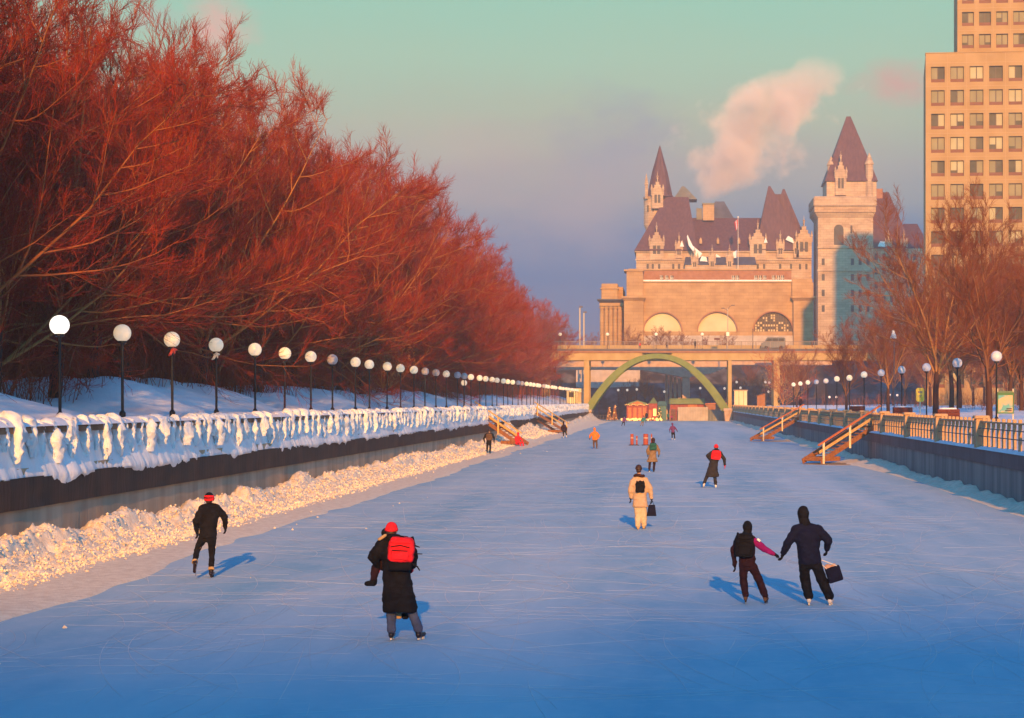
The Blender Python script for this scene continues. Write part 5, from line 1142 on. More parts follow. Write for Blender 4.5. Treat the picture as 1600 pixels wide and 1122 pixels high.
t = thing('board_fence', 'pale grey board fence at the far end of the ice', 'fence', (hx(1082), Y3 - .5, 0)); m_ = MB(); x = hx(1059)
while x < hx(1104): m_.cbox(x, x + .47, Y3 - .5, Y3 - .42, 0, hz_(636) + random.uniform(-.03, .03), .02); x += .48
m_.build('boards', 'fence_grey', t, t.location); MB().box(hx(1059), hx(1104), Y3 - .415, Y3 - .36, 1.2, 1.35).build('rail', 'wood_dark', t, t.location)
t = thing('board_fence', 'dark low fence right of the pale board fence', 'fence', (hx(1118), Y3, 0)); m_ = MB(); x = hx(1104.5)
while x < hx(1131): m_.cbox(x, x + .47, Y3 - .3, Y3 - .22, 0, hz_(640) + random.uniform(-.05, .05), .02); x += .48
m_.build('boards', 'concrete_shade', t, t.location); MB().box(hx(1104.5), hx(1131), Y3 - .215, Y3 - .16, .9, 1.05).build('rail', 'wood_dark', t, t.location)
# thin crowd railings along the end of the ice, left of the kiosk
t = thing('crowd_railing', 'thin dark railing at the far left end of the ice', 'railing', (hx(945), Y3 - 6, 0)); m_ = MB()
for k in range(9): m_.tube((hx(926 + 4.6 * k), Y3 - 6, 0), (hx(926 + 4.6 * k), Y3 - 6, 1.15), .04, n=6)
m_.tube((hx(926), Y3 - 6, 1.1), (hx(963), Y3 - 6, 1.1), .035, n=6); m_.tube((hx(926), Y3 - 6, .55), (hx(963), Y3 - 6, .55), .03, n=6); m_.build('rails', 'bridge_dark', t, t.location)
# decorated little trees with lights
def conifer(px, h, label, dec):
    x = hx(px); t = thing('decorated_tree', label, 'tree', (x, Y3 - 1, 0)); MB().tube((0, 0, 0), (0, 0, h), .07, .02, 6).build('trunk', 'bark', t)
    rng = np.random.default_rng(int(px)); n = 700; zz = .25 + (h - .3) * rng.random(n) ** 1.3; a = rng.random(n) * 6.28; l = (.15 + .40 * h * .42 * (1 - zz / h)) * rng.uniform(.6, 1.1, n)
    P = np.stack([np.zeros((n, 3)) + np.stack([zz * 0, zz * 0, zz], 1), np.stack([np.cos(a) * l, np.sin(a) * l, zz - .12 * l], 1)], 1); V, Fc = tubes(P, np.full(n, .05), np.full(n, .015), 3)
    np_mesh('foliage', V, Fc, M('dry_leaf') if dec else M('green_roof'), t); m_ = MB()
    for k in range(14): q = int(rng.integers(n)); m_.ball(tuple(P[q, 1]), .09, 6, 4)
    m_.build('lights', 'bulb', t)
conifer(952, 2.6, 'small tree strung with lights left of the kiosk', True); conifer(961, 3.0, 'taller rusty tree strung with lights beside the kiosk', True); conifer(1031, 2.6, 'dark green small conifer with lights between kiosk and piers', False)
t = tag((lambda m_: [m_.ball((hx(random.uniform(968, 1034)), Y3 - random.uniform(.6, 1.6), random.uniform(.15, .45)), random.uniform(.10, .24), 7, 5) for k in range(60)] and m_)(MB()).build('lanterns', 'bulb', None, smooth=True), 'small glowing orange lanterns heaped on the snow before the kiosk', 'lanterns', kind='stuff')
# box kiosk and ramp on the right bank, trailer on the left
t = thing('ticket_booth', 'pale yellow square booth behind the right end of the balustrade', 'booth', (at(1157, 630, 400)[0], 400, 3.0)); m_ = MB(); m_.cbox(-1.25, 1.25, -1.2, 1.2, -.3, 2.75, .05); m_.build('wall', 'white_paint', t); m_ = MB(); m_.cbox(-1.4, 1.4, -1.35, 1.35, 2.753, 2.95, .05); m_.build('roof', 'fence_grey', t)
for x in (-.35, .55): MB().box(x - .03, x + .03, -1.23, -1.203, -.2, 2.7).build('seam', 'bridge_dark', t)
t = thing('brick_kiosk', 'small brown kiosk with a sloped roof near the right bridge pier', 'kiosk', (at(1190, 630, 398)[0], 398, 3.0)); MB().prism([(-.9, -.3), (.9, -.3), (.9, 2.3), (-.9, 1.7)], -1, 1).build('wall', 'station_brick', t); MB().prism([(-1.05, 1.68), (1.05, 2.33), (1.05, 2.48), (-1.05, 1.83)], -1.15, 1.15).build('roof', 'wood_dark', t)
t = thing('earth_ramp', 'brown ramp rising towards the right bank behind the pavilion', 'ramp', (at(1115, 630, 408)[0], 408, 1.2)); MB().prism([(-3.2, .9), (3.6, -1.2), (3.6, 2.0), (-1.0, 1.9), (-3.2, 1.6)], -1, 3).build('slope', 'station_brick', t); MB().prism([(-3.3, 1.65), (-1.0, 1.95), (3.7, 2.05), (3.7, 2.25), (-1.1, 2.15), (-3.3, 1.85)], -1.1, 3.1).build('edge', 'kiosk_orange', t)
t = thing('white_trailer', 'pale boxy trailer behind the far end of the left lamp row', 'trailer', (at(902, 630, 398)[0], 398, 3.2)); m_ = MB(); m_.cbox(-2.0, 1.4, -1.2, 1.2, .1, 3.0, .08); m_.build('body', 'white_paint', t); MB().box(-1.6, -.6, -1.23, -1.203, 1.3, 2.3).build('window', 'window_dark', t); MB().box(.2, .95, -1.23, -1.203, .3, 2.3).build('door', 'fence_grey', t)
for x in (-1.2, .6): MB().lathe((x, -.9, 0), [(.01, 0), (.3, .02), (.3, .2), (.01, .22)], 10).build('wheel', 'rubber', t)
# long red and white building glimpsed under the left span
t = thing('shop_front', 'long red and white building glimpsed under the left span of the bridge', 'building', (at(950, 570, 436)[0], 436, 6)); off = t.location
S4 = 436 / F; qx = lambda px: (px - VX) * S4; qz = lambda py: H + (VY - py) * S4
MB().box(qx(900), qx(1000), 436, 444, 2, qz(562)).build('wall', 'fence_grey', t, off); MB().box(qx(902), qx(998), 435.9, 435.99, qz(576.5), qz(573.5)).build('red_band', 'red_paint', t, off); MB().box(qx(902), qx(998), 435.9, 435.99, qz(573.3), qz(570.8)).build('teal_band', 'teal_roof', t, off); MB().box(qx(902), qx(925), 435.9, 435.99, qz(570.6), qz(564)).build('red_panel', 'red_paint', t, off)
# far globe lamps glowing under the bridges
for px, py, lb_ in ((936, 620, 'left end of the arch'), (966, 609.5, 'left of the kiosk under the arch'), (980, 609.5, 'above the kiosk roof under the arch'), (995, 608.5, 'right above the kiosk roof under the arch'), (1038, 612, 'left of the bridge piers'), (1094, 606.5, 'right of the bridge piers'), (1132, 607, 'just left of the right bridge column'), (1151, 597, 'left above the pale yellow booth'), (1157, 606, 'right above the pale yellow booth'), (1196, 597, 'left beside the right bridge pier'), (1202, 598, 'right beside the right bridge pier'), (1201, 612, 'low beside the right bridge pier')):
    x, y, z = at(px, py, 410 + random.uniform(-3, 3)); zb = 2.6 if px > 1133 else 0; t = thing('far_lamp', 'small glowing lamp globe ' + lb_, 'lamp', (x, y, zb), 0, 'small lamps under the bridges')
    MB().tube((0, 0, 0), (0, 0, z - zb - .2), .06, n=6).build('pole', 'pole_black', t); MB().ball((0, 0, z - zb), .26, 10, 7).build('globe', 'far_lamp', t, smooth=True)
for px, py in ((1296, 620.5), (1307, 620.5), (1390, 617), (1402, 617.5)):
    x, y, z = at(px, py, 330); t = thing('far_lamp', 'tiny glowing lamp in the park wood, %s' % {1296: 'left of two by the bushy tree', 1307: 'right of two by the bushy tree', 1390: 'left of two behind the forked tree', 1402: 'right of two behind the forked tree'}[px], 'lamp', (x, y, 2.6), 0, 'small lamps in the park wood')
    MB().tube((0, 0, 0), (0, 0, z - 2.75), .05, n=6).build('pole', 'pole_black', t); MB().ball((0, 0, z - 2.6), .20, 10, 7).build('globe', 'far_lamp', t, smooth=True)
# trees and bushes on the slope behind the bridges
SL = 'bare dark tree on the slope seen beneath the bridges'
for j in range(26):
    x = rng.uniform(-48, 34); Yq = rng.uniform(426, 447); z = float(hill(np.array([x]), np.array([Yq]))[0])
    put_tree(5 + j % 3, (x, Yq, z - .2), rng.uniform(.30, .5), rng.uniform(0, 6.28), SL, 'trees on the slope beneath the bridges')
def shrub(px, Y, z, s, label, group): x = (px - VX) * Y / F; t = put_tree(rng.randrange(5, 8), (x, Y, z - 1.2 * s), s, rng.uniform(0, 6), label, group, 'bare_shrub'); t['category'] = 'shrub'
for px, s, lb_ in ((1030, .42, 'wide bare shrub before the left lunette of the station'), (1048, .34, 'low bare shrub right of the left lunette'), (1010, .26, 'small bare shrub at the left foot of the station wall'), (1068, .33, 'bare shrub before the wall between the first two lunettes'), (988, .22, 'small dark shrub by the left pylon of the station')):
    shrub(px, 452, 14.2, s, lb_, 'shrubs before the station')
for px, s, lb_ in ((868, .55, 'bare bush left of the station on the horizon'), (885, .42, 'smaller bare bush left of the pale masts'), (925, .38, 'bare bush at the left corner of the station'), (846, .7, 'hazy bare tree on the horizon at the end of the grove')):
    shrub(px, 458, 13.6, s, lb_, 'bushes left of the station')
# ------------------------------------------------------------------ old railway station with three lunettes
YS = 470.0; S5 = YS / F; sx = lambda px: (px - VX) * S5; sz = lambda py: H + (VY - py) * S5
st = thing('station', 'broad classical stone station with three big half round windows beyond the bridge', 'building', (sx(1110), YS, 13)); off = st.location
# front wall with three arched openings cut from the outline
mb = MB(); top, basez, z0 = sz(441.5), sz(518), 12.0
cen = [(1035.6, 30), (1121, 31), (1208, 31)]
mb.box(sx(1001), sx(1271), YS, YS + 24, z0, basez - .002)
edges = [1001] + [v for c, r in cen for v in (c - r, c + r)] + [1271]
for a, c in zip(edges[0::2], edges[1::2]): mb.box(sx(a), sx(c), YS, YS + 24, basez, top)
for c, r in cen:
    n = 24; rr = r * S5; cx = sx(c); vs = []; fs = []
    for k in range(n + 1):
        t = math.pi * k / n; x = cx - rr * math.cos(t); z = basez + rr * math.sin(t); vs += [(x, YS, z), (x, YS, top), (x, YS + 1.0, z), (x, YS + 1.0, top)]
    for k in range(n): i = k * 4; fs += [(i, i + 4, i + 5, i + 1), (i, i + 2, i + 6, i + 4), (i + 1, i + 5, i + 7, i + 3)]
    mb.add(vs, fs)
mb.build('front_wall', 'station_stone', st, off)
for j, (c, r) in enumerate(cen):
    rr = r * S5; cx = sx(c); n = 24
    poly = [(cx - rr * math.cos(math.pi * k / n), basez + rr * math.sin(math.pi * k / n)) for k in range(n, -1, -1)]
    wn = MB(); wn.prism(poly[::-1] if False else poly, YS + .75, YS + .95); wo = wn.build('lunette', 'window_cream' if j < 2 else 'window_dark', st, off)
    if j < 2: wo['label'] = 'blank pale half round window'
    fr = MB()
    for k in range(n):
        a = math.pi * k / n; b_ = math.pi * (k + 1) / n
        fr.bar((cx - rr * 1.01 * math.cos(a), YS - .04, basez + rr * 1.01 * math.sin(a)), (cx - rr * 1.01 * math.cos(b_), YS - .04, basez + rr * 1.01 * math.sin(b_)), .30, .28, (0, 1, 0))
    fr.build('frame', 'station_brick', wo, off)
    if j == 2:
        wo['label'] = 'half round window with dark lattice'
        la = MB(); q = -rr + .55
        for k in range(15):
            q = -rr + rr * 2 * (k + .5) / 15; hh = math.sqrt(max(rr * rr - q * q, 0)); w_ = .16 if k % 4 else .34; la.box(cx + q - w_ / 2, cx + q + w_ / 2, YS + .62, YS + .70, basez, basez + hh * .99)
        for k in range(1, 8):
            z = rr * k / 8; hh = math.sqrt(rr * rr - z * z); la.box(cx - hh, cx + hh, YS + .54, YS + .615, basez + z - .07, basez + z + .07)
        la.build('lattice', 'glass_frame', wo, off); pn = MB(); rg = random.Random(3)
        for k in range(1, 14):
            for i in range(7):
                q = -rr + rr * 2 * k / 15 + rr / 15; z = rr * (i + .5) / 8
                if q * q + (z + .4) ** 2 < rr * rr * .88 and rg.random() < .62: pn.box(cx + q - .19 - rr / 15, cx + q + .19 - rr / 15, YS + .715, YS + .745, basez + z - .22, basez + z + .22)
        pn.build('pale_panes', 'window_cream', wo, off)
MB().box(sx(1000), sx(1242), YS - .35, YS + 2, top + .002, top + .28).build('cornice', 'station_stone', st, off)
MB().box(sx(1000), sx(1240.5), YS - .30, YS + 2, top + .283, top + .62).build('ledge_snow', 'snow', st, off)
MB().box(sx(1003), sx(1270), YS - .5, YS - .003, 12.2, sz(524.5)).build('plinth', 'fence_grey', st, off)
MB().box(sx(982), sx(1239), YS + 6, YS + 24, 20, sz(420)).build('attic', 'station_brick', st, off); MB().box(sx(981), sx(1240), YS + 5.7, YS + 24.2, sz(419.9), sz(417.5)).build('attic_cornice', 'station_stone', st, off)
for px, wd in ((1034, 1), (1042, 1), (1050, 1), (1147.5, 1), (1154, 1), (1183, 1), (1190, 1), (1197, 1), (1211, 1), (1218.5, 1), (1225, 1)):
    w_ = MB(); w_.box(sx(px - 2.4), sx(px + 2.4), YS + 5.90, YS + 5.997, sz(436.6), sz(428)); wo = w_.build('window', 'window_dark', st, off)
    f_ = MB(); f_.box(sx(px - .35), sx(px + .35), YS + 5.85, YS + 5.89, sz(436.6), sz(428)); f_.box(sx(px - 2.8), sx(px - 2.2), YS + 5.85, YS + 5.89, sz(436.8), sz(427.8)); f_.box(sx(px - 2.15), sx(px + 2.8), YS + 5.80, YS + 5.845, sz(432.7), sz(431.9)); f_.build('frame', 'white_paint', wo, off)
for px0, px1 in ((973, 1007), (1237, 1271)):
    p_ = MB(); p_.cbox(sx(px0 + 2), sx(px1 - 1), YS - 1.6, YS + 8, 12, sz(470.5), .1); p_.build('pylon', 'station_stone', st, off)
    c_ = MB(); c_.hip(sx(px0 + 2), sx(px1 - 1), YS - 1.6, YS + 8, sz(470.4), sx(px0 - 1.5), sx(px1 + 2), YS - 2.3, YS + 8, sz(466.2)); c_.box(sx(px0 - 1.5), sx(px1 + 2), YS - 2.35, YS + 8, sz(466.1), sz(463.7)); c_.build('pylon_cornice', 'station_stone', st, off)
    u_ = MB(); u_.cbox(sx(px0 + 6 if px0 < 1000 else px0), sx(px1 - 2), YS - .9, YS + 8, sz(463.6), sz(424 if px0 < 1000 else 436), .1); u_.build('pylon_block', 'station_stone', st, off)
m_ = MB()
for a, c, z1, z2 in ((975, 996, 424, 421.5),): m_.box(sx(a), sx(c + 10), YS - 1.2, YS + 8, sz(z1 - .01), sz(z2))
m_.build('block_cornice', 'station_stone', st, off)
# colonnaded wing on the left
m_ = MB(); m_.box(sx(938), sx(972.5), YS + 6, YS + 30, 12, sz(446)); m_.build('wing_wall', 'station_stone', st, off)
for px in (939.5, 946.5, 953.5, 960.5, 967.5):
    c_ = MB(); cx = sx(px); c_.lathe((cx, YS + 4.6, 13), [(.62, 0), (.62, .4), (.50, .5), (.50, sz(482) - 13.9), (.44, sz(479) - 13.4), (.62, sz(478) - 13.2), (.62, sz(477) - 13)], 14); c_.build('column', 'station_stone', st, off, smooth=False)
m_ = MB(); m_.box(sx(936), sx(973), YS + 3.6, YS + 5.995, sz(476.9), sz(472)); m_.build('entablature', 'station_stone', st, off)
m_ = MB(); m_.hip(sx(936), sx(973), YS + 3.6, YS + 6.5, sz(471.9), sx(932), sx(974), YS + 2.8, YS + 6.5, sz(467.8)); m_.box(sx(932), sx(974), YS + 2.75, YS + 6.5, sz(467.7), sz(466.3)); m_.build('wing_cornice', 'roof_slate', st, off)
m_ = MB(); m_.cbox(sx(938.5), sx(965), YS + 4, YS + 20, sz(466.2), sz(441.5), .2); m_.box(sx(937), sx(966), YS + 3.7, YS + 20, sz(450), sz(448.6)); m_.build('wing_attic', 'station_stone', st, off)

# ------------------------------------------------------------------ castle hotel
YC = 600.0; S6 = YC / F; kx = lambda px: (px - VX) * S6; kz = lambda py: H + (VY - py) * S6
cs = thing('castle_hotel', 'steep roofed stone castle hotel with pointed towers rising behind the station', 'building', (kx(1130), YC, 10)); off = cs.location
def B(name, m, px0, px1, py0, py1, y0, y1, par=None): 
    m_ = MB(); m_.box(kx(px0), kx(px1), YC + y0, YC + y1, kz(py1), kz(py0)); return m_.build(name, m, cs if par is None else par, off if par is None else None)
def Rf(name, m, px0, px1, pyb, rx0, rx1, pyt, y0, y1, ry=None):
    m_ = MB(); ya, yb = ((y0 + y1) / 2 - .5, (y0 + y1) / 2 + .5) if ry is None else ry
    m_.hip(kx(px0), kx(px1), YC + y0, YC + y1, kz(pyb), kx(rx0), kx(rx1), YC + ya, YC + yb, kz(pyt)); return m_.build(name, m, cs, off)
B('wall', 'castle_stone', 994, 1268, 392.2, 560, 0, 30)
# corbel table and string course
m_ = MB(); px = 994
while px < 1266: m_.box(kx(px), kx(px + 1.6), YC - .55, YC - .003, kz(411), kz(407)); px += 3.1
m_.box(kx(992.5), kx(1268), YC - .7, YC - .003, kz(406.9), kz(405)); m_.box(kx(992), kx(1268), YC - .6, YC - .003, kz(393.9), kz(392.3)); m_.build('corbels', 'castle_stone', cs, off)
# roofs
Rf('roof', 'copper_roof', 991, 1090, 392, 1040, 1076, 303, -1.2, 28, (9, 17)); Rf('roof', 'copper_roof', 1040, 1268, 392, 1072, 1238, 335, .4, 27, (12, 16))
Rf('roof', 'copper_green', 1052, 1090, 306, 1066, 1070, 283, 10, 20); Rf('roof', 'copper_roof', 1180, 1262, 391, 1202, 1205, 288, -1.0, 14, (5, 7)); Rf('roof', 'copper_roof', 1196, 1268, 391, 1226, 1229, 290, 3, 20, (10, 12))
MB().hip(kx(1202), kx(1228), YC + 7, YC + 10, kz(330), kx(1203), kx(1228), YC + 8, YC + 9.5, kz(299)).build('roof_saddle', 'copper_roof', cs, off)
Rf('roof', 'roof_slate', 1112, 1150, 336, 1119, 1134, 306, 14, 26, (17, 23)); B('chimney', 'station_stone', 1099, 1117, 315, 340, 9, 14); B('chimney_cap', 'copper_green', 1098, 1118, 312.6, 314.9, 8.8, 14.2)
B('chimney', 'copper_green', 1089, 1098, 320, 338, 11, 14)
# gabled dormers
def dormer(px, w, tip, bot, y=-.9, win=True):
    h = bot - tip; m_ = MB(); a, c = kx(px - w / 2), kx(px + w / 2); zt, zb = kz(tip + h * .12), kz(bot); zs = kz(tip + h * .50); cx = kx(px)
    poly = [(a, zb), (c, zb), (c, zs)]; steps = 4
    for k in range(steps):
        f0 = k / steps; f1 = (k + 1) / steps; poly += [(c + (cx + .12 - c) * f1, zs + (zt - zs) * (f0 * .85 + .08)), (c + (cx + .12 - c) * f1, zs + (zt - zs) * f1)]
    poly += [(2 * cx - x, z) for x, z in poly[2:][::-1]][:]
    m_.prism(poly, YC + y, YC + y + 3.2); o = m_.build('dormer', 'castle_stone', cs, off)
    for s in (-1, 1): p_ = MB(); p_.lathe((cx + s * (w / 2) * S6, YC + y + .1, zs - 1.2), [(.28, 0), (.28, 1.6), (.40, 1.65), (.40, 1.9), (.05, 3.3)], 6); p_.build('pinnacle', 'castle_stone', o, off)
    p_ = MB(); p_.lathe((cx, YC + y + .4, zt - .2), [(.26, 0), (.26, .6), (.45, .8), (.1, 1.1), (.04, 2.2)], 6); p_.build('finial', 'castle_stone', o, off)
    if win:
        q = MB(); ww = w * S6
        for s in ((-.26, -.04), (.04, .26)): q.box(cx + s[0] * ww, cx + s[1] * ww, YC + y - .06, YC + y - .004, kz(bot - h * .16), kz(bot - h * .40))
        q.build('window', 'window_dark', o, off)
for a in ((1026, 22, 351, 406), (1184, 25, 346, 406), (1256, 24, 340, 404)): dormer(*a)
for a in ((1061, 10, 369, 404), (1219, 10.5, 366, 403), (1244, 8, 366, 403), (1112, 9, 391, 424, -6.5), (1139, 9, 391, 424, -6.5), (1085, 9, 394, 424, -6.5)): dormer(*a)
for px in (1095, 1122, 1155, 1238):
    m_ = MB(); m_.prism([(kx(px - 2), kz(380)), (kx(px + 2), kz(380)), (kx(px + 2), kz(374)), (kx(px), kz(370)), (kx(px - 2), kz(374))], YC + 1.6, YC + 5); m_.build('roof_vent', 'station_stone', cs, off)
# low front wing
B('front_wing', 'castle_stone', 1070, 1180, 416, 560, -6, -.01); m_ = MB(); m_.hip(kx(1069), kx(1181), YC - 6.4, YC - .75, kz(415.9), kx(1071), kx(1179), YC - 1.5, YC - .76, kz(402)); m_.build('wing_roof', 'roof_slate', cs, off)
def snowpatch(poly, y, name='roof_snow'): m_ = MB(); m_.prism([(kx(a), kz(b)) for a, b in poly], YC + y, YC + y + .5); m_.build(name, 'snow', cs, off)
snowpatch([(1080, 412), (1092, 405), (1097, 398), (1094, 396), (1082, 386), (1074, 369), (1073, 372), (1076, 386), (1086, 399)][::-1], -5.2)
snowpatch([(1093, 410), (1105, 411), (1103, 404), (1096, 402)], -5.6); snowpatch([(1142, 405), (1150, 405), (1150, 393), (1144, 397)], -5.2); snowpatch([(1062, 386), (1069, 386), (1065, 377)], -1.6); snowpatch([(1116, 404), (1126, 404), (1119, 399)], -5.2)
snowpatch([(1193, 380), (1199, 380), (1196, 372)], -1.6); snowpatch([(1227, 375), (1240, 381), (1238, 373), (1231, 369)], -1.5)
m_ = MB()
for px in (1012, 1020, 1030, 1052, 1061, 1104, 1175, 1184, 1194, 1219, 1236, 1250, 1260): m_.box(kx(px - 1.7), kx(px + 1.7), YC - .08, YC - .004, kz(421), kz(412.5))
m_.build('window_row', 'window_dark', cs, off)['kind'] = 'stuff'
# round stair turret with spire, left
m_ = MB(); c = (kx(1022), YC + 12, 0); r = 17 * S6
m_.lathe((c[0], c[1], kz(392)), [(r * .62, 0), (r * .62, kz(362) - kz(392)), (r, kz(347) - kz(392)), (r, kz(306) - kz(392)), (r * 1.08, kz(304) - kz(392)), (r * 1.08, kz(302) - kz(392))], 16); tr_ = m_.build('turret', 'castle_stone', cs, off)
m_ = MB(); m_.lathe((kx(1030.7), YC + 12, kz(302)), [(23 * S6, 0), (21 * S6, .6), (13 * S6, kz(262) - kz(302)), (.25, kz(222) - kz(302)), (.05, kz(219) - kz(302))], 10); m_.build('spire', 'copper_roof', cs, off)
w_ = MB()
for px in (1012, 1020): w_.box(kx(px - 1.2), kx(px + 1.2), YC + 12 - r - .05, YC + 12 - r * .8, kz(326), kz(316))
w_.build('window', 'window_dark', tr_, off)
dormer(1027, 18, 268, 322, 7.0); m_ = MB(); m_.lathe((kx(1009.5), YC + 9, kz(306)), [(.5, 0), (.5, 4), (.7, 4.2), (.06, 7.5)], 6); m_.build('pinnacle', 'castle_stone', cs, off)
# great square tower, right
TWR = B('tower', 'castle_stone', 1275, 1360, 344, 560, -8, 10)
m_ = MB(); m_.hip(kx(1275), kx(1360), YC - 8, YC + 10, kz(343.9), kx(1269.5), kx(1363), YC - 9, YC + 11, kz(336)); px = 1270
while px < 1362: m_.box(kx(px), kx(px + 1.7), YC - 9.5, YC - 8.2, kz(336), kz(330)); px += 3.2
m_.box(kx(1269), kx(1363.5), YC - 9.2, YC + 11.2, kz(335.9), kz(326.5)); m_.cbox(kx(1267.5), kx(1365), YC - 9.9, YC + 11.5, kz(326.4), kz(312), .3); m_.build('tower_parapet', 'castle_stone', cs, off)
B('tower_lantern', 'castle_stone', 1289, 1366, 287.2, 311.9, -6.5, 9)
m_ = MB(); m_.hip(kx(1286), kx(1368), YC - 7.2, YC + 9.6, kz(287), kx(1323), kx(1329.5), YC + .6, YC + 1.8, kz(181.5)); m_.build('tower_roof', 'copper_roof', cs, off)
dormer(1310.5, 17, 243, 309, -7.6); 
for px in (1297, 1355): 
    m_ = MB(); m_.lathe((kx(px), YC - 6.2 if px > 1300 else YC - 4, kz(311)), [(1.15, 0), (1.15, kz(262) - kz(311)), (1.4, kz(260) - kz(311)), (.08, kz(243 if px > 1300 else 247) - kz(311))], 8); m_.build('corner_turret', 'castle_stone', cs, off)
m_ = MB(); cx = kx(1307); ww = 7.4 * S6; n = 10; zb, zsp = kz(386), kz(362); poly = [(cx - ww, zb), (cx + ww, zb)] + [(cx + ww * math.cos(math.pi * k / n), zsp + ww * math.sin(math.pi * k / n)) for k in range(n + 1)]
m_.prism(poly, YC - 8.08, YC - 8.004); m_.build('arched_window', 'window_dark', TWR, off)
m_ = MB()
for py in (412, 436, 460, 484):
    for px in (1283, 1328, 1340, 1352): m_.box(kx(px - 2.3), kx(px + 2.3), YC - 8.08, YC - 8.004, kz(py + 5), kz(py - 5))
m_.box(kx(1325), kx(1328), YC - 8.08, YC - 8.004, kz(368), kz(356)); m_.build('window_rows', 'window_dark', TWR, off)['kind'] = 'stuff'
m_ = MB(); m_.box(kx(1274), kx(1361), YC - 8.5, YC - 8.1, kz(391), kz(389)); m_.box(kx(1274), kx(1361), YC - 8.4, YC - 8.1, kz(427), kz(424)); m_.build('string_course', 'castle_stone', TWR, off)
# east wing behind the park trees
EW = B('east_wing', 'castle_stone', 1361, 1450, 389, 560, -2, 26)
m_ = MB()
for py in (402, 424, 446, 468, 490, 512):
    for px in (1368, 1380, 1392, 1404, 1416, 1428): m_.box(kx(px - 2.3), kx(px + 2.3), YC - 2.08, YC - 2.004, kz(py + 5), kz(py - 5))
m_.build('window_rows', 'window_dark', EW, off)['kind'] = 'stuff'
Rf('roof', 'copper_roof', 1342, 1424, 388.8, 1368, 1392, 297, -2.8, 18, (6, 9)); Rf('roof', 'copper_roof', 1395, 1455, 388.8, 1418, 1440, 345, 0, 22); B('chimney', 'station_brick', 1372.5, 1382, 292, 312, 5, 8); snowpatch([(1370, 386), (1384, 387), (1383, 379), (1374, 378)], -2.6)
for px in (1387, 1411): dormer(px, 9, 366, 402, -2.5)
t = thing('flagpole', 'white flagpole with a red flag before the castle roof', 'flagpole', (kx(1151.5), YC - 10, kz(424)))
hp = kz(344) - kz(424); MB().tube((0, 0, -12), (0, 0, hp), .10, .06, 8).build('pole', 'white_paint', t); MB().ball((0, 0, hp), .25, 8, 6).build('finial', 'white_paint', t)
def flag(u0, u1, m, nm):
    vs = []; fs = []; n = 6
    for i in range(n + 1):
        u_ = u0 + (u1 - u0) * i / n
        for j in range(5): z = hp - .5 - 2.6 * j / 4 - u_ * .55; vs.append((-.08 - u_ * (1.05 - .45 * j / 4), -.1 + .28 * math.sin(u_ * 6 + j * .4), z - u_ * .5))
    for i in range(n):
        for j in range(4): a = i * 5 + j; fs.append((a, a + 1, a + 6, a + 5))
    k = len(vs); vs2 = vs + [(x, y + .03, z) for x, y, z in vs]; fs2 = fs + [tuple(q + k for q in f[::-1]) for f in fs]; m_ = MB(); m_.add(vs2, fs2); m_.build(nm, m, t)
flag(0, .38, 'flag_red', 'flag_stripe'); flag(.38, .62, 'flag_white', 'flag_field'); flag(.62, 1.0, 'flag_red', 'flag_stripe')
